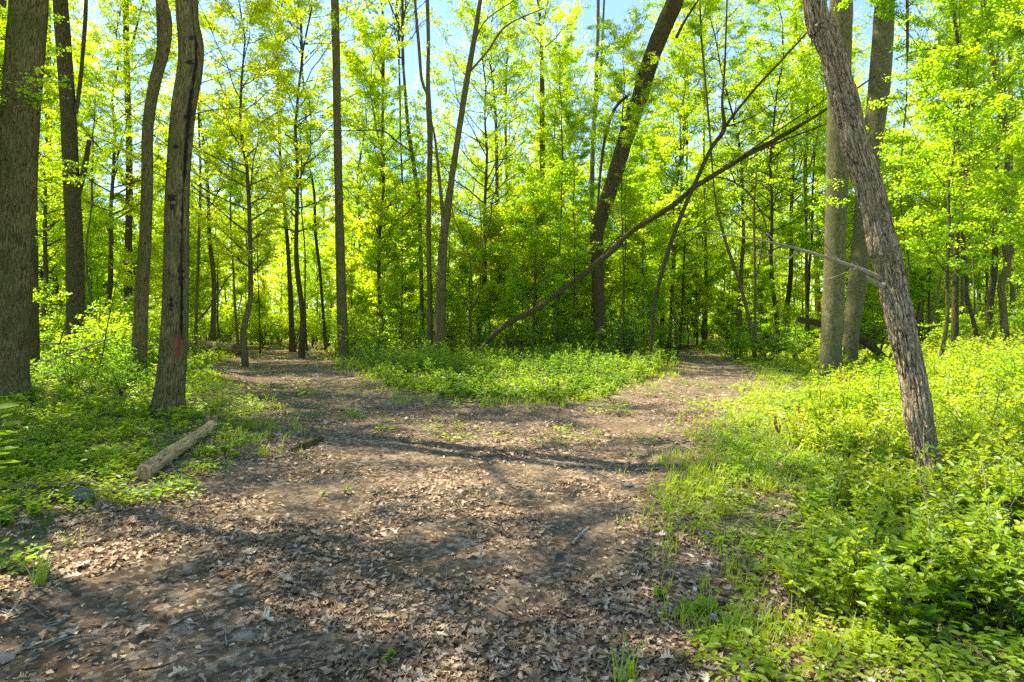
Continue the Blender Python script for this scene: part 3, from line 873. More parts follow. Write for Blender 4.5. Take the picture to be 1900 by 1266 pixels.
# ------------------------------------------------------------------ fallen and propped wood
def log(name, label, pts, Y, mat, sides=20, caps=True, cat='log', dispn=.08, onground=False, br=(), step=.06, capmat=None, group=None):
    Ys = [Y] * len(pts) if np.isscalar(Y) else list(Y)
    rows = [np.append(P3(px, py, q), .5 * wf(c) * q / FPX) for (px, py, c), q in zip(pts, Ys)]
    if onground:
        for r_ in rows:
            r_[2] = float(ground_z(r_[0], r_[1])) + r_[3] * .92
        if caps:
            z0, z1 = rows[0][2], rows[-1][2]
            dd = [float(np.hypot(r_[0] - rows[0][0], r_[1] - rows[0][1])) for r_ in rows]
            li = [z0 + (z1 - z0) * q / dd[-1] for q in dd]
            up_ = max(0, .6 * max(r_[2] - l_ for r_, l_ in zip(rows, li)))
            for r_, l_ in zip(rows, li):
                r_[2] = l_ + up_
    org = rows[0][:3].copy()
    path = smooth_path([np.append(r_[:3] - org, r_[3]) for r_ in rows], step)
    mb = MB()
    f = trunk_disp(len(label), dispn, 4)
    V = tubes(mb, path[None, :, :3], path[None, :, 3], sides, 0, f)[0]
    for b, bY in br:
        bYs = [bY] * len(b) if np.isscalar(bY) else list(bY)
        q = smooth_path([np.append(P3(x_, y_, d_) - org, .5 * wf(c_) * d_ / FPX) for (x_, y_, c_), d_ in zip(b, bYs)], .1)
        tubes(mb, q[None, :, :3], q[None, :, 3], 8, 0)
    if caps:
        e = thing(name, label, cat, org, 0, group)
        link('bark', mb.mesh('bark', [mat]), e)
        for end, ring in ((0, V[0]), (1, V[-1])):
            c = ring.mean(0)
            out_ = nrm(ring.mean(0) - (V[2] if end == 0 else V[-3]).mean(0))
            mc = MB()
            r1_ = c + (ring - c) * .97 + out_ * .004
            r2_ = c + (ring - c) * .5 + out_ * .012
            vv = np.concatenate([ring, r1_, r2_, [c - out_ * .01]])
            n = len(ring)
            j = np.arange(n)
            jn = (j + 1) % n
            mc.add(vv, np.concatenate([np.stack([j, jn, n + jn, n + j], -1), np.stack([n + j, n + jn, 2 * n + jn, 2 * n + j], -1)]))
            mc.F.append((np.stack([2 * n + j, 2 * n + jn, np.full(n, 3 * n)], -1), 0))
            link('cut_end', mc.mesh('cut_end', [capmat or ENDGRAIN], False), e)
        return e
    return thing(name, label, cat, org, 0, group, mb.mesh(name, [mat]))

log('fallen_log', 'short pale weathered log lying in weeds on the near left path edge',
    [(266, 893, 31), (300, 868, 28), (345, 836, 25), (385, 808, 22), (393, 800, 21)], [5.9, 6.5, 7.4, 8.4, 8.75], WOOD, onground=True, capmat=WOOD)
log('cut_log', 'sawn log with dark round end lying beside the left path bend',
    [(300, 635, 18), (352, 638, 18), (400, 642, 19), (438, 646, 20)], [34, 33, 31, 29.5], WOOD, onground=False, step=.3)
log('tree_stump', 'small mossy stump at the far end of the pale log',
    [(391, 800, 26), (391, 785, 24), (392, 772, 23)], 9.0, WOOD, onground=False, capmat=WOOD, cat='stump')
log('fallen_pole', 'long dark dead pole propped from the thicket up against the beeches',
    [(890, 652, 11), (915, 622, 12), (950, 597, 12), (1000, 571, 12), (1045, 536, 12), (1080, 511, 13), (1130, 470, 14), (1170, 431, 12), (1210, 406, 12), (1250, 380, 12), (1290, 347, 12), (1345, 313, 11), (1400, 280, 10), (1450, 253, 10), (1530, 205, 7), (1625, 140, 4)],
    [24.5, 24.3, 24.1, 23.8, 23.5, 23.2, 23, 22.75, 22.5, 22.25, 22, 21.5, 21, 20.5, 19.3, 18.6], BARK_DK, 16, False, 'pole', .16,
    br=[([(1385, 288, 8), (1450, 262, 6), (1534, 230, 4), (1600, 205, 3)], [21, 20.4, 19.4, 19]), ([(1350, 310, 6), (1440, 245, 5), (1534, 183, 3)], [21.4, 20.4, 19.4]),
        ([(1322, 328, 5), (1355, 335, 5), (1390, 360, 5), (1415, 400, 4), (1424, 430, 3)], 21.6), ([(1120, 470, 6), (1150, 440, 4), (1200, 420, 3)], 23)])
log('slanting_log', 'dark broken log slanting down to the right behind the grey beeches',
    [(1480, 592, 13), (1520, 600, 15), (1560, 612, 17), (1595, 628, 18), (1625, 650, 17), (1662, 684, 12)], [20.6, 20.6, 20.6, 20.6, 20.4, 20], BARK_DK, 16, True, 'log', .2,
    br=[([(1606, 634, 5), (1630, 615, 4), (1640, 608, 2)], 20.4), ([(1634, 652, 6), (1640, 625, 5)], 20.4)])
log('fallen_branch', 'grey bare branch lying flat among weeds at the left picture edge',
    [(-60, 925, 11), (0, 917, 10), (70, 912, 10), (130, 910, 9), (178, 905, 7)], [5.6, 5.6, 5.65, 5.7, 5.75], DEAD, 10, False, 'branch', .12, True)
log('rotten_wood', 'dark broken wood chunk on the path left of centre',
    [(540, 838, 8), (560, 828, 14), (580, 820, 15), (598, 812, 8)], [7.4, 7.6, 7.9, 8.2], BARK_DK, 10, False, 'dead wood', .3, True)
STK = [('long straight bleached branch slanting in the left brush pile', [(60, 680, 7), (130, 655, 6), (190, 633, 4), (220, 627, 2)], 15.5),
       ('thin pale branch crossing low in the left brush pile', [(70, 705, 5), (110, 670, 4), (160, 650, 3), (205, 630, 2)], 15),
       ('level brown branch behind the left brush pile', [(55, 640, 4), (110, 637, 4), (160, 635, 3), (215, 622, 2)], 16.5),
       ('short grey branch on the ground below the left brush pile', [(90, 703, 5), (120, 695, 5), (145, 691, 4)], 14.8),
       ('curved dark branch poking up from the left brush pile', [(110, 640, 4), (120, 610, 3), (135, 590, 3), (152, 540, 2)], 16),
       ('thin dark branch leaning left of the scarred trunk', [(176, 705, 4), (190, 660, 3), (200, 600, 3), (222, 500, 2)], 13),
       ('bowed dark branch slanting beside the cut log', [(362, 600, 6), (385, 575, 6), (405, 545, 5), (420, 520, 4), (434, 505, 3)], 20)]
for lab, pp, q in STK:
    log('dead_branch', lab, pp, q, DEAD if 'dark' not in lab else BARK_DK, 8, False, 'branch', .1, False, group='dead branches in the left brush')
TW = [('long forked twig at the bottom left corner of the path', [(-30, 1225, 5), (60, 1195, 5), (130, 1165, 4.5), (230, 1158, 3)], 0),
      ('crooked pale twig on the bare soil at bottom centre left', [(425, 1240, 4), (480, 1212, 4.5), (560, 1208, 4), (600, 1212, 3.5), (640, 1192, 2)], 0),
      ('short thick brown stick on the sunlit path right of centre', [(1062, 1002, 8), (1075, 990, 9), (1092, 975, 9)], 0),
      ('pale curved twig on the left half of the path', [(430, 1158, 3.5), (470, 1152, 4), (520, 1155, 3)], 0),
      ('thin curved twig at the bottom right of the bare path', [(860, 1212, 3.5), (900, 1200, 4), (925, 1180, 3)], 0),
      ('straight thin twig among oak leaves right of centre', [(1080, 1105, 3.5), (1115, 1085, 4), (1150, 1072, 2.5)], 0),
      ('weathered root like stick at the lower right edge of the path', [(1385, 1232, 15), (1405, 1180, 13), (1425, 1135, 12), (1440, 1110, 6)], 0),
      ('dark twig lying across bare soil left of bottom centre', [(250, 1225, 4), (300, 1216, 5), (340, 1205, 4)], 0)]
for lab, pp, q in TW:
    log('twig', lab, pp, [EYE * FPX / (b - HY) for a, b, c in pp], DEAD if 'dark' not in lab else BARK_DK, 8, False, 'twig', .2, True, step=.03, group='twigs lying on the path')

def stone(label, px, py, r, sq, seed):
    x, y = flat(px, py)
    rng = np.random.default_rng(seed)
    nu, nv = 24, 14
    a = np.arange(nu) * 2 * PI / nu
    b = np.linspace(-PI / 2, PI / 2, nv)
    A, B = np.meshgrid(a, b)
    d = np.stack([np.cos(A) * np.cos(B), np.sin(A) * np.cos(B), np.sin(B)], -1)
    n = fbm(d[..., 0] * 1.6 + seed, d[..., 1] * 1.6, d[..., 2] * 1.6, 3)
    V = d * (r * (.72 + .56 * n))[..., None] * np.array([1.2, .9, sq])
    i = np.arange(nv - 1)[:, None] * nu
    j = np.arange(nu)[None]
    mb = MB()
    mb.add(V, np.stack([i + j, i + (j + 1) % nu, i + nu + (j + 1) % nu, i + nu + j], -1).reshape(-1, 4))
    return thing('stone', label, 'stone', (x, y, float(ground_z(x, y)) + r * sq * .35), seed, None, mb.mesh('stone', [STONE]))
stone('rounded grey stone beside the flat branch at left', 152, 930, .095, .7, 3)
stone('small pale stone half buried in the bright weeds at lower right', 1697, 1185, .06, .7, 8)
stone('tiny white stone on the sunlit path right of centre', 1165, 893, .05, .5, 12)
stone('flat pale stone at the bottom left picture corner', 8, 1205, .05, .3, 21)
print('hero done')

# ------------------------------------------------------------------ forest of copies
ZONES = [(0, 'left of the dark ivy trunk'), (235, 'between the dark ivy trunk and the scarred trunk'), (340, 'just right of the scarred trunk'), (500, 'above the left path bend'),
         (635, 'right of the lone mossy trunk'), (800, 'behind the middle pair of trunks'), (950, 'behind the middle thicket and forked sapling'), (1110, 'behind the heavy leaning trunk'),
         (1240, 'above the far end of the right path'), (1400, 'behind the round bush'), (1545, 'behind the smooth beeches'), (1690, 'behind the bright bushes at right'), (1850, 'near the right picture edge')]
def zone(x, y):
    px = PX0 + FPX * x / y
    if px < 0: return 'just outside the left of the view'
    if px > 1900: return 'just outside the right of the view'
    return [z for a, z in ZONES if px >= a][-1]

TT = [bg_trunk('trunk', 61 + i, 9.5 + 1.3 * i, .17 + .03 * i, .12, BARK_DK if i % 2 else BARK) for i in range(4)]
UT = [bg_trunk('trunk', 71 + i, 1.4 + .6 * i, .055 + .006 * i, .043, BARK_DK if i % 2 else BARK, .1, 10) for i in range(4)]
MT = [bg_trunk('trunk', 171 + i, 3.0 + 1.6 * i, .12 + .01 * i, .085, BARK_DK if i % 2 else BARK, .15, 14) for i in range(3)]
ST = [bg_trunk('trunk', 81 + i, .55 + .3 * i, .026, .022, BARK_DK, .05, 5) for i in range(3)]

taken = [(o.location.x, o.location.y) for o in bpy.data.objects if o.get('category') == 'tree']
def free(x, y, d):
    return all((x - a) ** 2 + (y - b) ** 2 > d * d for a, b in taken)

def place(name, forms, crowns, i, x, y, s, rz, hue, label, group, depth=1.0, lean=(0, 0), sc_z=1.0):
    me, top = forms[i % len(forms)]
    e = thing(name, label, 'tree' if name != 'sapling' else 'sapling', (x, y, float(gh(x, y))), rz, group)
    e.scale = (s, s, s * sc_z)
    e.rotation_euler = (lean[0], lean[1], rz)
    link('trunk', me, e)
    c = link('crown', crowns[i % len(crowns)] if name != 'forest_tree' else crowns[i % 5], e, tuple(top))
    dress(c, hue, depth)
    taken.append((x, y))
    return e

rng = np.random.default_rng(2024)
def clear_view(px, y):
    if 480 < px < 850: return y > 28
    if 850 <= px < 1500: return y > 27.5
    if 1500 <= px < 1680: return y > 24
    if px < 340: return y > 24
    if px < 480: return y > 33
    return y > 19
def scatter(n, ylo, yhi, half, dmin, pmargin, pow_=1.0, tries=60, clear=True):
    out = []
    for _ in range(n * tries):
        if len(out) >= n:
            break
        y = ylo + (yhi - ylo) * rng.uniform() ** pow_
        px = rng.uniform(-half, 1900 + half)
        x = (px - PX0) * y / FPX
        if float(path_sd(x, y)) > -pmargin:
            continue
        if not free(x, y, dmin) or (clear and not clear_view(px, y)):
            continue
        # keep the open view over the clearing and along both path arms
        taken.append((x, y))
        out.append((x, y))
    return out

# explicit understory trees that carry the main foliage masses (px, depth, form, scale, hue, label)
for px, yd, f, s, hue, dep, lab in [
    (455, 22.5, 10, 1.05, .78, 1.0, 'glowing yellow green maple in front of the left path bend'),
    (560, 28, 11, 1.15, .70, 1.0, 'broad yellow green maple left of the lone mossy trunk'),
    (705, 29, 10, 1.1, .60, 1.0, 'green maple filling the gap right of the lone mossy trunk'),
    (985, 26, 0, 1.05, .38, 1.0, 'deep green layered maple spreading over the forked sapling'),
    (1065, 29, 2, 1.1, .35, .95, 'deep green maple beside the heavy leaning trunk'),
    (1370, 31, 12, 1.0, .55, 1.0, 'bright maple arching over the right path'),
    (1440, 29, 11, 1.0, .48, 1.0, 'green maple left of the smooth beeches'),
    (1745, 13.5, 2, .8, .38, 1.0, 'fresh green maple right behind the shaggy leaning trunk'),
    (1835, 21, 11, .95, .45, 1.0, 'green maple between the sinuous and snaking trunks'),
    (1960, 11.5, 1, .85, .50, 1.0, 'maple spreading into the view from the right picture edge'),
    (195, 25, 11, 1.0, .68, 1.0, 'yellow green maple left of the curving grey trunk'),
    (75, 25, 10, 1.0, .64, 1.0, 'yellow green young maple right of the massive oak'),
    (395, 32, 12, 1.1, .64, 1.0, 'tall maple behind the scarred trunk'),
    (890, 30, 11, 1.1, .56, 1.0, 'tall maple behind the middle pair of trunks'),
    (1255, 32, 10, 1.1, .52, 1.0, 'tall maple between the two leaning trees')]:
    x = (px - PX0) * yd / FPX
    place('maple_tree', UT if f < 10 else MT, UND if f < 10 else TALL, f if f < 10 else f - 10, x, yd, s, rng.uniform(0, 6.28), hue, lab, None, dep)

for x, y in scatter(86, 17, 66, 140, 1.5, .8, .8):
    i = int(rng.integers(0, 4))
    hue = float(np.clip(rng.normal(.56, .17), .2, .9))
    z = zone(x, y)
    ad = 'yellow green' if hue > .58 else 'mid green' if hue > .42 else 'deep green'
    place('understory_tree', UT, UND, i + (len(lab) if False else int(x * 7) % 5) * 0, x, y, rng.uniform(.75, 1.4), rng.uniform(0, 6.28), hue, f'{ad} understory tree {z}', f'{ad} understory trees {z}', lean=(rng.normal(0, .04), rng.normal(0, .04)))
for x, y in scatter(58, 26, 72, 200, 2.4, 1.0, .9):
    i = int(rng.integers(0, 3))
    hue = float(np.clip(rng.normal(.55, .17), .2, .9))
    z = zone(x, y)
    ad = 'yellow green' if hue > .56 else 'mid green'
    place('maple_tree', MT, TALL, i, x, y, rng.uniform(.8, 1.3), rng.uniform(0, 6.28), hue, f'tall {ad} leafy tree {z}', f'tall {ad} leafy trees {z}', lean=(rng.normal(0, .03), rng.normal(0, .03)))
for x, y in scatter(48, 31, 92, 200, 2.6, 1.2, .8):
    i = int(rng.integers(0, 4))
    hue = float(np.clip(rng.normal(.58, .15), .25, .95))
    z = zone(x, y)
    far = 'very distant' if y > 58 else 'tall'
    place('forest_tree', TT, CAN, i, x, y, rng.uniform(.72, 1.15), rng.uniform(0, 6.28), hue, f'{far} canopy tree {z}', f'{far} canopy trees {z}', lean=(rng.normal(0, .035), rng.normal(0, .035)), sc_z=rng.uniform(.9, 1.15))
for x, y in scatter(150, 18, 62, 60, .9, .5, .9):
    i = int(rng.integers(0, 3))
    z = zone(x, y)
    place('sapling', ST, SAP, i, x, y, rng.uniform(.9, 2.0), rng.uniform(0, 6.28), float(np.clip(rng.normal(.6, .15), .2, .9)), f'leafy young sapling {z}', f'saplings {z}')
for k_ in range(26):
    yd = rng.uniform(27.5, 42)
    px = rng.uniform(640, 1230)
    x = (px - PX0) * yd / FPX
    z = zone(x, yd)
    place('sapling', ST, SAP, k_ % 3, x, yd, rng.uniform(1.4, 2.3), rng.uniform(0, 6.28), rng.uniform(.45, .8), f'bright head high sapling {z}', f'bright saplings {z}')
# trees added at the left, mostly out of frame, to shade the clearing
for x, y, i, s, lab in [(-17.5, 12.6, 0, 1.1, 'canopy tree well outside the view beyond the oak'), (-13, 16.0, 3, .8, 'tall canopy tree hidden behind the massive oak'),
                        (-6.3, 6.3, 3, .55, 'small crowned tree outside the view beside the near left verge'),
                        (-10.0, 6.5, 2, .75, 'tall canopy tree just outside the view left of the massive oak'),
                        (-8.6, 4.2, 1, .6, 'canopy tree outside the view, left of the camera'),
                        (-13.2, 11.0, 1, .8, 'canopy tree outside the view beyond the oak')]:
    place('forest_tree', TT, CAN, i, x, y, s, .7 * i, .55, lab, None)

place('maple_tree', UT, UND, 2, -10.2, 9.2, .8, 1.0, .5, 'leafy maple added for shade outside the view left of the massive oak', None)  # this and the next maples are added to cast shade on the left ground
place('maple_tree', UT, UND, 4, -11.8, 12.8, .75, 1.4, .5, 'maple added for shade, tucked behind the left side of the massive oak', None)
place('maple_tree', UT, UND, 0, -9.8, 7.7, .85, 3.0, .45, 'dense maple added for shade outside the view beside the oak', None)
place('maple_tree', UT, UND, 3, -13.2, 10.4, .8, 3.6, .45, 'maple added for shade outside the view far left of the oak', None)
place('maple_tree', UT, UND, 1, -8.6, 6.4, .72, 2.0, .5, 'small maple added for shade outside the view, left of the flat branch', None)
# ------------------------------------------------------------------ shrubs
def shrub_mesh(name, seed, H, Rr, nst, n2, ln, lsize, droop):
    rng = np.random.default_rng(seed)
    mb = MB()
    k = 7
    s = np.linspace(0, 1, k)
    az = rng.uniform(0, 2 * PI, nst)
    ln_ = rng.uniform(.6, 1.1, nst)
    out_ = rng.uniform(.2, 1, nst) * Rr
    P = np.stack([np.cos(az)[:, None] * (out_[:, None] * s ** 1.3), np.sin(az)[:, None] * (out_[:, None] * s ** 1.3), H * ln_[:, None] * (s - droop * s ** 3 * (out_ / Rr)[:, None])], -1)
    P += np.cumsum(rng.normal(0, .03, P.shape), 1) * s[None, :, None]
    R = np.repeat((.011 * (1 - .7 * s))[None], nst, 0)
    Bq, RB = grow(rng, P, R, n2, .2, 1, 45, .38, 5, 9, -.05, .12, .7, .5)
    C, RC = grow(rng, Bq, RB, 3, .2, 1, 45, .45, 3, .6, -.05, .1, .7, .5)
    tubes(mb, P, np.maximum(R, .003), 4)
    tubes(mb, Bq, np.maximum(RB, .0025), 3)
    me1 = mb.mesh(name + '_stems', [TWIG])
    mb = MB()
    tubes(mb, C, np.maximum(RC, .002), 3, 0)
    leafy(rng, mb, C, ln, lsize, .5, 1, .03, .6, wr=.6)
    leafy(rng, mb, Bq, ln, lsize, .5, 1, .03, .6, wr=.6)
    return me1, mb.mesh(name + '_foliage', [TWIG, LEAF])
SH = [shrub_mesh('shrub', 90 + i, 1.5 + .25 * i, 1.0, 14, 9, 5, .062, .55) for i in range(4)]
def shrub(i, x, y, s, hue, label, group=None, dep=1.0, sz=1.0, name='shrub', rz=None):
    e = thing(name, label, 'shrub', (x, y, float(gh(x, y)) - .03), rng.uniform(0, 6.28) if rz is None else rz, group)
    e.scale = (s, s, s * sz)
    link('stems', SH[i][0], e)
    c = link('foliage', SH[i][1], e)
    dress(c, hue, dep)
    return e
for px, yd, s, sz, hue, lab in [(1368, 25, 1.35, .8, .40, 'round dense green bush beside the right path'), (1425, 23, 1.2, .85, .22, 'dark green bush between the round bush and the beeches'),
                                (1475, 24, 1.1, .8, .28, 'green bush at the foot of the smooth beeches'),
                                (1170, 25.5, 1.5, 1.0, .3, 'deep green bush between the two leaning trees'), (1050, 27.5, 1.6, .95, .38, 'deep green bush left of the heavy leaning trunk'),
                                (700, 26.5, 1.7, .95, .5, 'wide bush right of the lone mossy trunk'), (765, 27.5, 1.6, .9, .45, 'bush left of the middle pair of trunks'),
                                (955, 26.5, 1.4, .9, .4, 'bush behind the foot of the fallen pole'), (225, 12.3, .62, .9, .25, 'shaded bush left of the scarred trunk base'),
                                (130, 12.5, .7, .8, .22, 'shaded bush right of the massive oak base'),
                                (660, 29.5, 1.8, 1.0, .62, 'tall yellow green bush at the back of the lone mossy trunk'), (835, 29, 1.6, 1.0, .55, 'tall bush directly behind the pair of trunks'),
                                (900, 28, 1.5, .9, .5, 'bright bush between the pair and the fallen pole'), (1005, 30, 1.8, .95, .58, 'bright bush under the middle of the fallen pole'),
                                (1105, 30, 1.7, 1.0, .5, 'tall bush at the back of the heavy leaning trunk'), (1235, 28.5, 1.3, .9, .45, 'bush between the slender leaning tree and the right path'),
                                (190, 17.5, 1.3, .9, .42, 'bush behind the left brush pile'), (225, 20, 1.5, 1.0, .6, 'tall sunlit bush behind the curving grey trunk'),
                                (110, 20, 1.5, 1.0, .55, 'tall sunlit bush behind the massive oak'), (290, 19, 1.2, 1.0, .5, 'bush between the curving grey trunk and the scarred one')]:
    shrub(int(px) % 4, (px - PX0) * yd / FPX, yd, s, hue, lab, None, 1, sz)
SH2 = SH
for k_ in range(46):
    for _ in range(200):
        y = rng.uniform(3.6, 15)
        px = rng.uniform(1480, 1980)
        x = (px - PX0) * y / FPX
        if float(path_sd(x, y)) < -1.5 and x > .52 * y and (x - 3.4) ** 2 + (y - 4.9) ** 2 > 1.3 and not (y > 9 and px < 1700) and not (abs(x - .69 * y) < .35 and y < 4.9):
            break
    z = float(gh(x, y))
    near_ = 'by the shaggy leaning trunk' if (x - 3.4) ** 2 + (y - 4.9) ** 2 < 5 else 'at the back of the right bank' if y > 9 else 'on the right bank'
    shrub(k_ % 4, x, y, rng.uniform(.32, .62), rng.uniform(.45, .8), f'low leafy bush {near_}', 'low bushes on the right bank', 1, rng.uniform(.7, 1.1))
for k_, (px, yd) in enumerate([(350, 38), (385, 42), (420, 37), (455, 40), (490, 38.5), (520, 43), (548, 39), (580, 41), (610, 38), (640, 42), (400, 47), (470, 46), (540, 48), (600, 47), (1190, 38), (1225, 43), (1290, 52), (1335, 47), (1350, 42), (1270, 56)]):
    shrub(k_ % 4, (px - PX0) * yd / FPX, yd, rng.uniform(1.3, 1.9), rng.uniform(.5, .75), 'bright leafy bush closing the end of the left path' if px < 700 else 'bright leafy bush closing the end of the right path', 'bushes closing the paths', 1, rng.uniform(.8, 1.1))
cnt = 0
for _ in range(9000):
    if cnt >= 208: break
    y = 14 + 52 * rng.uniform() ** .85
    px = rng.uniform(-100, 2000)
    x = (px - PX0) * y / FPX
    sd_ = float(path_sd(x, y))
    if sd_ > -.9 - (.03 * y): continue
    if y < 26 and 560 < px < 1350: continue
    if y < 19 and px > 1500: continue
    if y < 24 and 1380 < px < 1700: continue
    if y < 35 and 335 < px < 660: continue
    if y > 34 and 1265 < px < 1345 and y < 48: continue
    z = zone(x, y)
    hue = float(np.clip(rng.normal(.62, .15), .2, .95))
    ad = 'yellow green' if hue > .6 else 'green'
    shrub(int(rng.integers(0, 4)), x, y, rng.uniform(.65, 1.25) * (1 + y / 60), hue, f'{ad} understory shrub {z}', f'{ad} understory shrubs {z}', 1, rng.uniform(.7, 1.15))
    cnt += 1

# ------------------------------------------------------------------ far woods as one mass
rng = np.random.default_rng(99)
mb = MB()
n = 230000
y = rng.uniform(92, 135, n)
px = rng.uniform(-500, 2400, n)
x = (px - PX0) * y / FPX
top = 15 + 10 * fbm(x * .08, y * .08, 1, 3)
z = top * rng.uniform(0, 1, n) ** 1.2
keep = fbm(x * .25, y * .25, z * .35, 2) > .40
x, y, z = x[keep], y[keep], z[keep]
n = len(x)
leaves(mb, np.stack([x, y, z], -1), rng.normal(0, 1, (n, 3)), rng.normal(0, .5, (n, 3)) + np.array([0, 0, 1]), rng.uniform(.45, .8, n),
       np.clip(.6 + (fbm(x * .15, y * .15, z * .2, 2) - .5) * 1.2 + rng.normal(0, .1, n), 0, 1), 1, wr=.7)
m_ = 160
y = rng.uniform(92, 130, m_)
x = rng.uniform(-110, 110, m_)
P = np.stack([x, y, np.zeros(m_)], -1)[:, None] + np.linspace(0, 1, 6)[None, :, None] * (np.stack([rng.normal(0, 1, m_), rng.normal(0, 1, m_), rng.uniform(14, 20, m_)], -1))[:, None]
tubes(mb, P, np.repeat(np.linspace(.24, .06, 6)[None], m_, 0), 6)
o = link('distant_woods', mb.mesh('distant_woods', [BARK, LEAF]))
o['kind'] = 'stuff'
o['label'] = 'far yellow green woods closing the view'
dress(o, .55)

# ------------------------------------------------------------------ ground cover, undergrowth, grass
rng = np.random.default_rng(555)
def ss(label, name, mb, mats, hue=.5, dep=1.0, smooth=False):
    o = link(name, mb.mesh(name, mats, smooth))
    o['kind'] = 'stuff'
    o['label'] = label
    dress(o, hue, dep)
    return o

def spots(n, ylo, yhi, pxlo, pxhi, cond, pw=1.0):
    """sample points, denser towards the camera"""
    y = ylo * (yhi / ylo) ** (rng.uniform(0, 1, n) ** pw)
    px = rng.uniform(pxlo, pxhi, n)
    x = (px - PX0) * y / FPX
    k = cond(x, y, px)
    return x[k], y[k], px[k]

# low rosettes everywhere off the path
def c_cover(x, y, px):
    sd_ = path_sd(x, y)
    nz = fbm(x * 1.1, y * 1.1, 3, 3)
    pr = sm((-sd_ + 1.4 * (nz - .5)) / .55)
    right = px > 1150
    pr = np.where((y < 5.6) & right & (px < 1500), pr * (.12 + .5 * sm((nz - .5) / .12)), pr)
    pr = np.where((y < 6) & (~right) & (x > -4.2), pr * sm((nz - .36) / .2), pr)
    inner = sm((nz - .60) / .08) * .35 * sm((y - 6.5) / 3)
    return rng.uniform(0, 1, len(x)) < np.maximum(pr * (.35 + .65 * sm((nz - .3) / .2)), inner)
x, y, px = spots(30000, 2.5, 42, -200, 2100, c_cover, .95)
LOGSEG = ((flat(258, 915), flat(392, 805)), (flat(-60, 935), flat(178, 918)))
def seg_d(x, y, sg):
    (ax, ay), (bx, by) = sg
    ex, ey = bx - ax, by - ay
    t = np.clip(((x - ax) * ex + (y - ay) * ey) / (ex * ex + ey * ey), 0, 1)
    return np.hypot(x - ax - t * ex, y - ay - t * ey)
x2, y2, px2 = spots(13000, 20, 62, -200, 2100, c_cover, 1.0)
x, y, px = np.concatenate([x, x2]), np.concatenate([y, y2]), np.concatenate([px, px2])
k = (seg_d(x, y, LOGSEG[0]) > .16) & (seg_d(x, y, LOGSEG[1]) > .09) & (seg_d(x, y, ((-20, 33.5), (-13.6, 28.8))) > .5)
x, y, px = x[k], y[k], px[k]
z = ground_z(x, y)
mb = MB()
nl = 7
n = len(x)
sz = (.030 + .0016 * y) * rng.uniform(.6, 1.5, n) * np.where(rng.uniform(0, 1, n) < .12, 1.6, 1)
idx = np.repeat(np.arange(n), nl)
az = rng.uniform(0, 2 * PI, n)[idx] + np.tile(np.arange(nl), n) * 2.39
out_ = rng.uniform(.2, 1.1, len(idx)) * sz[idx] * 1.4
hh = rng.uniform(.3, 1.0, len(idx)) * (.06 + .006 * y[idx]) * rng.uniform(.5, 1.6, n)[idx]
p = np.stack([x[idx] + np.cos(az) * out_, y[idx] + np.sin(az) * out_, z[idx] + hh], -1)
d = np.stack([np.cos(az), np.sin(az), rng.normal(.1, .25, len(idx))], -1)
nor = np.array([0, 0, 1.]) + rng.normal(0, .3, (len(idx), 3))
tn = np.clip(.45 + (fbm(x * .7, y * .7, 5, 2) - .5) * 1.1, 0, 1)[idx] + rng.normal(0, .1, len(idx))
leaves(mb, p, d, nor, sz[idx], np.clip(tn, 0, 1), 0, 'oval', .62)
ss('low leafy green plants carpeting the ground beside the path', 'ground_cover', mb, [LEAF_LOW], .58)
print('cover', n)

# bushy shoots on the right bank and the left thicket floor
def shoots(name, label, x, y, H, nlf, lsz, hue, tbase=.5, arch=.35, dep=1.0):
    n = len(x)
    z = ground_z(x, y)
    k = 5
    s = np.linspace(0, 1, k)
    az = rng.uniform(0, 2 * PI, n)
    H = H * rng.uniform(.55, 1.25, n)
    ar = H * arch * rng.uniform(.2, 1.6, n)
    P = np.stack([x[:, None] + np.cos(az)[:, None] * ar[:, None] * s ** 1.6, y[:, None] + np.sin(az)[:, None] * ar[:, None] * s ** 1.6, z[:, None] - .02 + H[:, None] * (s - .12 * s ** 3)], -1)
    mb = MB()
    tubes(mb, P, np.repeat((.0028 * (1 - .6 * s))[None], n, 0) * (1 + y / 9)[:, None], 3, 1)
    # side twigs
    B2, RB2 = grow(rng, P, np.repeat((.002 * (1 - .5 * s))[None], n, 0), 5, .3, 1, 50, .42, 3, 9, -.02, .1, .7, .5)
    tubes(mb, B2, np.maximum(RB2, .0012), 3, 1)
    for Q, nn in ((B2, nlf), (P, nlf)):
        m = len(Q)
        idx = np.repeat(np.arange(m), nn)
        u = np.tile((np.arange(nn) + .5) / nn, m) * .85 + .15
        p, t = interp(Q, idx, np.clip(u + rng.normal(0, .03, len(u)), 0, .999))
        src = np.repeat(np.arange(n), m // n)[idx] if m != n else idx
        h = nrm(np.cross(t, np.array([0, 0, 1.]) + rng.normal(0, .05, t.shape)))
        sgn = np.where(np.tile(np.arange(nn), m) % 2, 1, -1)[:, None]
        d = h * sgn * .8 + t * .6 + rng.normal(0, .25, t.shape)
        nor = np.array([0, 0, 1.]) + rng.normal(0, .35, t.shape)
        tn = tbase + (fbm(x[src] * .8, y[src] * .8, 2, 2) - .5) * 1.1 + .25 * (u - .5) + rng.normal(0, .09, len(u))
        leaves(mb, p, d, nor, lsz * (1 + y[src] / 22) * rng.uniform(.6, 1.3, len(u)), np.clip(tn, 0, 1), 0, 'oval', .55)
    return ss(label, name, mb, [LEAF_LOW, TWIG], hue, dep)

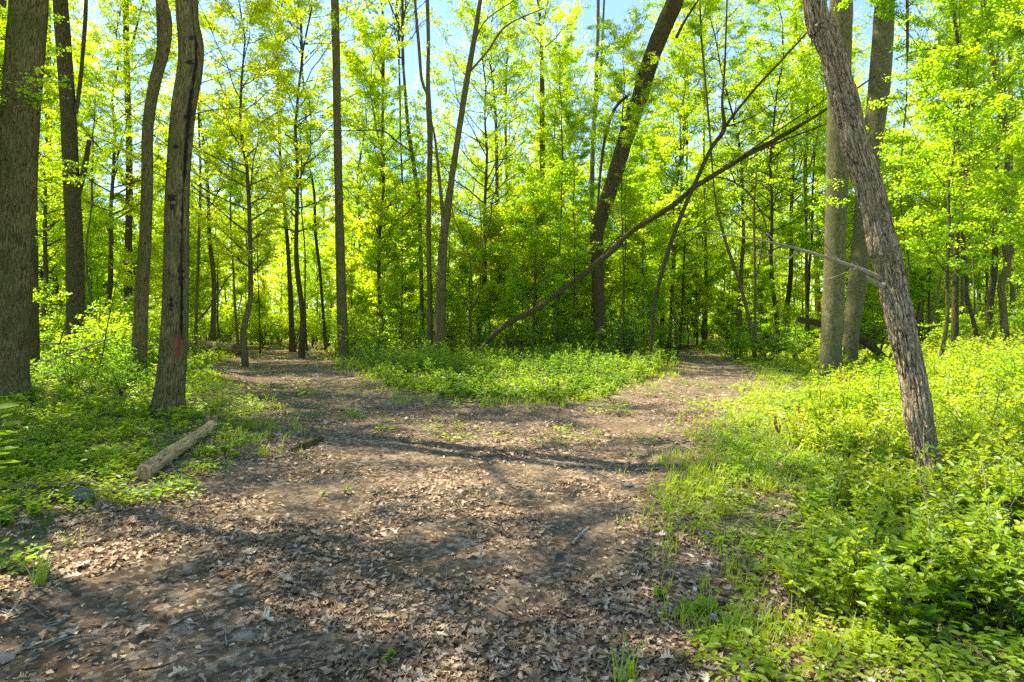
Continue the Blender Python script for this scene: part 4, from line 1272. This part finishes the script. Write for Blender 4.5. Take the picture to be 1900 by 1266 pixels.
def c_right(x, y, px):
    sd_ = path_sd(x, y)
    nz = fbm(x * .9 + 3, y * .9, 6, 3)
    edge = .55 + .55 * sm((y - 4) / 3)
    open_ = (y < 5.0) & (px < 1500)
    a = sm((-sd_ - edge + 1.6 * (nz - .5)) / .6)
    a = np.where(open_, a * .30, a)
    a = a * (.3 + .7 * sm((nz - .32) / .16))
    trunk = (x - 3.3) ** 2 + (y - 4.9) ** 2 < .05
    return (rng.uniform(0, 1, len(x)) < a) & (x > .30 * y) & (~trunk)
x, y, px = spots(5200, 2.9, 34, 1240, 2150, c_right, .9)
print('right shoots', len(x))
shoots('undergrowth', 'bright yellow green bushes massed on the bank at right', x, y, .30 + .26 * sm((x - .42 * y) / 2.0) + .25 * sm((y - 4) / 8) - .38 * sm((y - 8) / 3) * (px < 1730), 7, .042, .63, .54)

def c_left(x, y, px):
    sd_ = path_sd(x, y)
    nz = fbm(x * .9 + 13, y * .9, 6, 3)
    a = sm((-sd_ - .35 + 1.4 * (nz - .5)) / .6) * (.25 + .75 * sm((nz - .35) / .15))
    a = a * sm((seg_d(x, y, LOGSEG[0]) - .14) / .3) * sm((seg_d(x, y, LOGSEG[1]) - .05) / .25) * (seg_d(x, y, ((-17, 31.5), (-12.5, 26.5))) > 1.2)
    return (rng.uniform(0, 1, len(x)) < a) & (x < -.15 * y) & (px < 600)
x, y, px = spots(900, 2.9, 20, 1240, 2150, c_right, .9)
shoots('broadleaf_weeds', 'darker broad leaved weeds mixed into the bright bushes at right', x, y, .26 + .1 * sm((x - .42 * y) / 2), 5, .068, .34, .45, .2)
x, y, px = spots(160, 3.2, 14, 1300, 2100, c_right, .9)
k = 6
s_ = np.linspace(0, 1, k)
az = rng.uniform(0, 6.28, len(x)); hh = rng.uniform(.4, 1.1, len(x))
Pd = np.stack([x[:, None] + np.cos(az)[:, None] * hh[:, None] * .5 * s_ ** 1.5, y[:, None] + np.sin(az)[:, None] * hh[:, None] * .5 * s_ ** 1.5, ground_z(x, y)[:, None] + hh[:, None] * (s_ - .25 * s_ ** 2)], -1)
Pd += np.cumsum(rng.normal(0, .012, Pd.shape), 1) * s_[None, :, None]
mb = MB()
tubes(mb, Pd, np.repeat((.0035 * (1 - .7 * s_))[None], len(x), 0) * (1 + y / 14)[:, None], 4)
B3, RB3 = grow(rng, Pd, np.repeat((.002 * (1 - .6 * s_))[None], len(x), 0), 4, .3, 1, 45, .35, 3, .9, .1, .1, .7, .5)
tubes(mb, B3, np.maximum(RB3, .001), 3)
o = link('dry_stems', mb.mesh('dry_stems', [DEAD]))
o['kind'] = 'stuff'
o['label'] = 'thin dry arching stems poking from the right bank bushes'
x, y, px = spots(2600, 4.2, 30, -250, 620, c_left, .9)
print('left shoots', len(x))
shoots('undergrowth', 'shaded green seedlings and weeds around the left trunks', x, y, .10 + .035 * np.maximum(y - 5, 0), 6, .042, .46, .46)

def c_mid(x, y, px):
    sd_ = path_sd(x, y)
    nz = fbm(x * .9 + 23, y * .9, 6, 3)
    a = sm((-sd_ - .15 + 1.2 * (nz - .5)) / .6) * (.35 + .65 * sm((nz - .35) / .15))
    return (rng.uniform(0, 1, len(x)) < a) & (px > 560) & (px < 1300) & (y > 9)
x, y, px = spots(5200, 10, 40, 560, 1300, c_mid, .9)
print('mid shoots', len(x))
shoots('undergrowth', 'green leafy growth on the island between both path arms', x, y, (.16 + .055 * np.maximum(y - 13, 0)) * (.35 + 1.3 * fbm(x * .5, y * .5, 3, 2)), 6, .038, .38, .42)

# grass
def grassy(label, x, y, hgt, nb, hue, tb):
    n = len(x)
    z = ground_z(x, y)
    idx = np.repeat(np.arange(n), nb)
    m = len(idx)
    bx = x[idx] + rng.normal(0, .03, m)
    by = y[idx] + rng.normal(0, .03, m)
    az = rng.uniform(0, 2 * PI, m)
    h = hgt * rng.uniform(.5, 1.3, m) * (1 + y[idx] / 60)
    ben = h * rng.uniform(.15, .75, m)
    wd = .0022 + .00025 * y[idx]
    side = np.stack([-np.sin(az), np.cos(az), np.zeros(m)], -1)
    base = np.stack([bx, by, z[idx]], -1)
    V = []
    for q, wf in ((0, 1), (.4, .9), (.75, .6), (1, .08)):
        c = base + np.stack([np.cos(az) * ben * q ** 2, np.sin(az) * ben * q ** 2, h * (q - .15 * q ** 3)], -1)
        V += [c - side * (wd * wf)[:, None], c + side * (wd * wf)[:, None]]
    V = np.stack(V, 1)
    b = np.arange(m)[:, None] * 8
    F = np.concatenate([b + np.array([[0, 1, 3, 2]]), b + np.array([[2, 3, 5, 4]]), b + np.array([[4, 5, 7, 6]])])
    mb = MB()
    mb.add(V, F, 0, None, np.repeat(np.clip(tb + rng.normal(0, .12, m), 0, 1), 8))
    return ss(label, 'grass', mb, [LEAF_LOW], hue)
def c_gr(x, y, px):
    sd_ = path_sd(x, y)
    a = np.exp(-((sd_ + .25) / .45) ** 2) * (.15 + .85 * sm((fbm(x * .8 + 44, y * .8, 7, 2) - .42) / .15))
    a = np.where((px > 1280) & (y > 5.5) & (y < 18), np.maximum(a, .75 * np.exp(-((sd_ + .7) / .7) ** 2)), a)
    a = np.where((y < 7) & (px < 1200), a * .12, a)
    a = np.where((y < 5.4), a * .3, a)
    a = np.where((y < 12) & (px < 700), a * .25, a)
    return rng.uniform(0, 1, len(x)) < a
x, y, px = spots(26000, 2.8, 38, -100, 2000, c_gr)
print('grass', len(x))
grassy('fresh grass fringing both path arms', x, y, .13, 7, .68, .55)

# ------------------------------------------------------------------ leaf litter
rng = np.random.default_rng(31)
def oak_leaves(mb, x, y, z, size, curl, tint):
    n = len(x)
    u = np.array([0, .12, .22, .32, .42, .52, .63, .74, .86, 1.0])
    wd = np.array([.01, .05, .24, .09, .36, .11, .40, .13, .22, .01])
    fw = np.array([0, 0, .05, 0, .07, 0, .08, 0, .06, 0])
    k = len(u)
    asp = rng.uniform(.7, 1.15, n)
    cu = rng.normal(0, 1, n) * curl
    cv = rng.uniform(.2, 1.6, n) * curl
    tw = rng.normal(0, .5, n)
    az = rng.uniform(0, 2 * PI, n)
    tilt = rng.normal(0, .13, n)
    roll = rng.normal(0, .16, n)
    lobes = wd[None] * rng.uniform(.75, 1.25, (n, k))
    lobes2 = wd[None] * rng.uniform(.75, 1.25, (n, k))
    L = []
    for sgn, w_ in ((-1, lobes), (0, lobes * 0), (1, lobes2)):
        xx = (u[None] + (fw[None] if sgn else 0)) - .5
        yy_ = sgn * w_ * asp[:, None]
        zz = cu[:, None] * (xx ** 2) * 1.2 + cv[:, None] * yy_ ** 2 * 3.2 + tw[:, None] * xx * yy_ * .8 + rng.normal(0, .012, (n, k))
        L.append(np.stack([np.broadcast_to(xx, (n, k)), yy_, zz], -1))
    V = np.stack(L, 1) * size[:, None, None, None]
    def rot(V, a, i, j):
        c, s_ = np.cos(a)[:, None, None], np.sin(a)[:, None, None]
        A, B = V[..., i] * c - V[..., j] * s_, V[..., i] * s_ + V[..., j] * c
        W = V.copy(); W[..., i] = A; W[..., j] = B
        return W
    V = rot(V, roll, 1, 2); V = rot(V, tilt, 0, 2); V = rot(V, az, 0, 1)
    V = V + np.stack([x, y, z], -1)[:, None, None]
    b = np.arange(n)[:, None, None] * 3 * k
    j = np.arange(k - 1)[None, :, None]
    F = np.concatenate([(b + j + np.array([0, k, k + 1, 1])).reshape(-1, 4), (b + k + j + np.array([0, k, k + 1, 1])).reshape(-1, 4)])
    mb.add(V, F, 0, None, np.repeat(tint, 3 * k))
def c_lit(x, y, px):
    nz = fbm(x * 1.7, y * 1.7, 11, 3)
    sd_ = path_sd(x, y)
    a = .10 + .90 * sm((nz - .43) / .12)
    a = np.where(sd_ < -.6, a * .35, a)
    return rng.uniform(0, 1, len(x)) < a
x, y, px = spots(34000, 2.45, 16, -250, 2100, c_lit, 1.05)
nn = len(x)
print('litter', nn)
mb = MB()
big = rng.uniform(0, 1, nn) < .10
size = np.where(big, rng.uniform(.07, .12, nn), rng.uniform(.02, .055, nn)) * np.where(y > 7, 1.1, .9)
tint = np.clip(rng.beta(1.9, 2.6, nn) * .9 + .16 * (fbm(x, y, 5, 2)) + np.where(big, .12, 0), 0, 1)
oak_leaves(mb, x, y, ground_z(x, y) + .008 + rng.uniform(0, .02, nn), size, np.where(big, .4, .6), tint)
# crumbs and fragments
x, y, px = spots(110000, 2.45, 34, -200, 2000, c_lit, .95)
nn = len(x)
p = np.stack([x, y, ground_z(x, y) + .004 + rng.uniform(0, .018, nn)], -1)
leaves(mb, p, rng.normal(0, 1, (nn, 3)) * np.array([1, 1, .25]), np.array([0, 0, 1.]) + rng.normal(0, .45, (nn, 3)), rng.uniform(.012, .04, nn) * (1 + y / 9),
       np.clip(rng.beta(2, 2, nn), 0, 1), 0, 'rhomb', .5)
o = link('leaf_litter', mb.mesh('leaf_litter', [LITTER], False))
o['kind'] = 'stuff'
o['label'] = 'dry tan oak leaves and crumbs strewn over the path'
# fine twigs
mb = MB()
x, y, px = spots(700, 2.5, 14, -200, 1700, lambda x, y, px: path_sd(x, y) > -.8)
nn = len(x)
s = np.linspace(0, 1, 6)
az = rng.uniform(0, 2 * PI, nn)
L = rng.uniform(.05, .32, nn) ** 1.2
P = np.stack([x, y, np.zeros(nn)], -1)[:, None] + np.stack([np.cos(az)[:, None] * (L[:, None] * s), np.sin(az)[:, None] * (L[:, None] * s), np.zeros((nn, 6))], -1) + np.cumsum(rng.normal(0, .006, (nn, 6, 3)), 1) * np.array([1, 1, .2])
P[..., 2] += ground_z(P[..., 0], P[..., 1]) + .012
tubes(mb, P, np.repeat(np.linspace(.0035, .0015, 6)[None], nn, 0) * rng.uniform(.6, 1.7, (nn, 1)), 5)
o = link('twig_litter', mb.mesh('twig_litter', [DEAD]))
o['kind'] = 'stuff'
o['label'] = 'fine dry twigs scattered over the path'

# ------------------------------------------------------------------ single small plants
def seedling(name, label, px, py, H, nst, nlf, ls, hue, shape='oval', dep=1.0, y0=None, spread=.5, tb=.5, group=None, wr=.55, x0=None, z0=None):
    if y0 is None:
        x, y = flat(px, py)
    else:
        y = y0
        x = (px - PX0) * y / FPX
    if x0 is not None: x = x0
    z = float(ground_z(x, y))
    e = thing(name, label, 'plant', (x, y, z), 0, group)
    k = 6
    s = np.linspace(0, 1, k)
    az = rng.uniform(0, 2 * PI, nst)
    hh = H * rng.uniform(.6, 1.1, nst)
    P = np.stack([np.cos(az)[:, None] * spread * hh[:, None] * s ** 1.4, np.sin(az)[:, None] * spread * hh[:, None] * s ** 1.4, hh[:, None] * (s - .15 * s ** 3) - .01], -1)
    mb = MB()
    tubes(mb, P, np.repeat((.0035 * (1 - .6 * s))[None], nst, 0) * max(1, H), 5)
    link('stem', mb.mesh('stem', [TWIG]), e)
    mb = MB()
    idx = np.repeat(np.arange(nst), nlf)
    u = np.tile(np.linspace(.35, 1, nlf), nst)
    p, t = interp(P, idx, np.clip(u, 0, .999))
    a2 = np.tile(np.arange(nlf) * 2.4, nst) + rng.uniform(0, 6, len(idx))
    d = np.stack([np.cos(a2), np.sin(a2), rng.uniform(-.1, .4, len(idx))], -1)
    leaves(mb, p, d, np.array([0, 0, 1.]) + rng.normal(0, .2, p.shape), ls * rng.uniform(.7, 1.2, len(idx)), np.clip(tb + rng.normal(0, .1, len(idx)), 0, 1), 0, shape, wr)
    c = link('leaves', mb.mesh('leaves', [LEAF_LOW]), e)
    dress(c, hue, dep)
    return e
seedling('seedling', 'broad leaved seedling in the weeds left of the pale log', 165, 775, .62, 3, 6, .14, .48, y0=8.2)
seedling('seedling', 'wide leaved seedling at the foot of the massive oak', 60, 790, .5, 4, 6, .12, .42, y0=8.6)
seedling('seedling', 'leafy seedling beside the base of the scarred trunk', 380, 760, .35, 4, 6, .10, .35, y0=9.0)
seedling('seedling', 'narrow leaved seedling behind the stump', 400, 745, .4, 4, 7, .09, .3, y0=9.6)
seedling('seedling', 'tall seedling rising in the weeds left of the flat branch', 100, 950, .55, 2, 9, .07, .6, y0=5.3)
seedling('seedling', 'lone three leaved seedling at the path edge below the round bush', 1335, 800, .22, 2, 4, .09, .6)
seedling('seedling', 'light green seedling on the bare path left of centre', 640, 905, .10, 5, 5, .04, .6)
seedling('seedling', 'small seedling on the path just left of the light green one', 598, 910, .09, 4, 5, .035, .5)
seedling('seedling', 'tiny seedling in shade at bottom centre of the path', 722, 1212, .07, 4, 4, .035, .5)
seedling('seedling', 'upright leafy weed at the lower right path edge', 1320, 1215, .16, 5, 6, .05, .5)
seedling('seedling', 'clumped violet leaves at the right edge of the path', 1230, 1110, .09, 6, 4, .045, .45, wr=.8)
seedling('seedling', 'bright young weed among oak leaves near bottom right', 1290, 1150, .12, 5, 5, .05, .58)
for k_, (px, py, lab) in enumerate([(1310, 1015, 'tiny purple violet by the right path edge'), (1240, 1155, 'tiny purple violet among dry oak leaves'), (1466, 1095, 'tiny purple violet in the bright weeds at right'), (1325, 1178, 'tiny purple violet lowest on the path edge')]):
    x, y = flat(px, py)
    e = thing('violet_flower', lab, 'flower', (x, y, float(ground_z(x, y))), k_, 'violets at the path edge')
    mb = MB()
    tubes(mb, np.array([[[0, 0, 0], [0, 0, .05], [.004, -.004, .085]]]), np.array([[.0012, .001, .001]]), 4)
    c = link('stem', mb.mesh('stem', [LEAF_LOW]), e); dress(c, .5)
    mb = MB()
    a = np.arange(5) * 2 * PI / 5
    leaves(mb, np.repeat(np.array([[.004, -.004, .085]]), 5, 0), np.stack([np.cos(a), np.full(5, -.5), np.sin(a)], -1), np.repeat(np.array([[0, -1., .3]]), 5, 0), .015, .5, 0, 'oval', .8)
    link('petals', mb.mesh('petals', [VIOLET]), e)
# dandelion clock
x, y = flat(1345, 806)
e = thing('dandelion', 'white dandelion seed head on a thin stalk at the right path edge', 'flower', (x, y, float(ground_z(x, y))))
mb = MB()
tubes(mb, np.array([[[0, 0, 0], [.01, 0, .15], [0, 0, .33]]]), np.array([[.003, .0025, .002]]), 5)
c = link('stem', mb.mesh('stem', [LEAF_LOW]), e); dress(c, .5)
mb = MB()
v = nrm(rng.normal(0, 1, (160, 3)))
leaves(mb, np.array([0, 0, .35]) + v * .006, v, nrm(rng.normal(0, 1, (160, 3))), .028, .5, 0, 'rhomb', .25)
link('seed_head', mb.mesh('seed_head', [FLUFF]), e)
# rust red dock stalks
for k_, (px, py, yd, H, lab) in enumerate([(1567, 745, 11.5, .7, 'tallest rust red dock stalk below the smooth beeches'), (1520, 770, 10.5, .5, 'leaning rust red dock stalk left of the tallest one'),
                                          (1485, 800, 8.8, .35, 'short rust red dock stalk near the grassy path edge'), (1447, 815, 8.2, .3, 'lowest rust red dock stalk nearest the path')]):
    x = (px - PX0) * yd / FPX
    e = thing('dock_plant', lab, 'plant', (x, yd, float(ground_z(x, yd))), 0, 'rust red dock stalks in the grass')
    mb = MB()
    n_ = 5
    s = np.linspace(0, 1, 6)
    az = rng.uniform(0, 6.28, n_)
    P = np.stack([np.cos(az)[:, None] * .25 * H * s ** 1.3, np.sin(az)[:, None] * .25 * H * s ** 1.3, np.repeat((H * s)[None], n_, 0) * rng.uniform(.7, 1.1, (n_, 1))], -1)
    tubes(mb, P, np.repeat((.004 * (1 - .5 * s))[None], n_, 0), 5)
    link('stem', mb.mesh('stem', [RUST]), e)
    mb = MB()
    idx = np.repeat(np.arange(n_), 40)
    p, t = interp(P, idx, rng.uniform(.4, .99, len(idx)))
    leaves(mb, p, rng.normal(0, 1, p.shape), rng.normal(0, 1, p.shape), .02, .5, 0, 'oval', .7)
    link('seeds', mb.mesh('seeds', [RUST]), e)
# long grass blades standing alone
for k_, (px, py, lab, hg, nb_) in enumerate([(690, 0, '', 0, 0), (1165, 1265, 'long grass tuft at the bottom edge of the path', .24, 16), (1655, 1130, 'tall grass blades standing in the bright weeds at right', .26, 14),
                                        (75, 1085, 'grass tuft in the weeds at the left path edge', .26, 16), (1110, 800, 'fine grass tuft on the far side of the path', .12, 26), (1445, 1020, 'grass tuft right of the path among bright weeds', .22, 16)]):
    if not nb_: continue
    x, y = flat(px, py)
    m_ = nb_
    mb = MB()
    az = rng.uniform(0, 2 * PI, m_)
    bx, by = rng.normal(0, .02, m_), rng.normal(0, .02, m_)
    h = hg * rng.uniform(.5, 1.2, m_)
    ben = h * rng.uniform(.1, .8, m_)
    side = np.stack([-np.sin(az), np.cos(az), np.zeros(m_)], -1)
    V = []
    for q in (0, .25, .5, .7, .85, 1):
        c = np.stack([bx + np.cos(az) * ben * q ** 2, by + np.sin(az) * ben * q ** 2, h * (q - .25 * q ** 3)], -1)
        wf = .0045 * (1 - q ** 2) + .0003
        V += [c - side * wf, c + side * wf]
    V = np.stack(V, 1)
    b = np.arange(m_)[:, None] * 12
    mb.add(V, np.concatenate([b + np.array([[2 * q, 2 * q + 1, 2 * q + 3, 2 * q + 2]]) for q in range(5)]), 0, None, .5)
    o = thing('grass_tuft', lab, 'grass tuft', (x, y, float(ground_z(x, y))), 0, None, mb.mesh('grass_tuft', [LEAF_LOW]))
    dress(o, .45)
seedling('sapling', 'broad leaved young sapling at the left picture edge before the massive oak', -15, 0, 1.85, 5, 11, .12, .42, y0=3.5, spread=.16, group=None)
# twig with big leaves reaching in from the left over the oak trunk
def spray(label, pts, Y, ls, n, hue, shape='oval', name='leafy_branch', base=None):
    rows = [np.append(P3(a, b, Y), .002) for a, b in pts]
    org = np.array(base if base is not None else rows[0][:3])
    e = thing(name, label, 'branch', org)
    mb = MB()
    path = smooth_path(rows, .05)[:, :3] - org
    tubes(mb, path[None], np.linspace(.006, .002, len(path))[None], 5)
    link('twig', mb.mesh('twig', [TWIG]), e)
    mb = MB()
    idx = np.zeros(n, int)
    u = np.linspace(.1, 1, n)
    p, t = interp(path[None], idx, np.clip(u, 0, .999))
    h = nrm(np.cross(t, [0, 0, 1.]))
    sgn = np.where(np.arange(n) % 2, 1, -1)[:, None]
    leaves(mb, p, h * sgn * .6 + t + rng.normal(0, .25, t.shape), np.array([0, 0, 1.]) + rng.normal(0, .3, t.shape), ls * rng.uniform(.7, 1.2, n), np.clip(.5 + rng.normal(0, .1, n), 0, 1), 0, shape, .5)
    c = link('leaves', mb.mesh('leaves', [LEAF]), e)
    dress(c, hue)
    return e
# copies that would share a label: say which one, counted from the left of the photo
ORD = 'first second third fourth fifth sixth seventh eighth ninth tenth eleventh twelfth thirteenth fourteenth fifteenth sixteenth seventeenth eighteenth nineteenth twentieth'.split()
ORD += ['twenty ' + a for a in ORD[:9]] + ['thirtieth'] + ['thirty ' + a for a in ORD[:9]]
byl = {}
for o in bpy.data.objects:
    if o.parent is None and o.get('category') and o.get('label'):
        byl.setdefault(o['label'], []).append(o)
for lab, os_ in byl.items():
    if len(os_) > 1:
        os_.sort(key=lambda o: o.location.x / max(o.location.y, .1))
        for i, o in enumerate(os_):
            o['label'] = lab + ', ' + (ORD[i] if i < len(os_) - 1 else 'last') + ' from left'
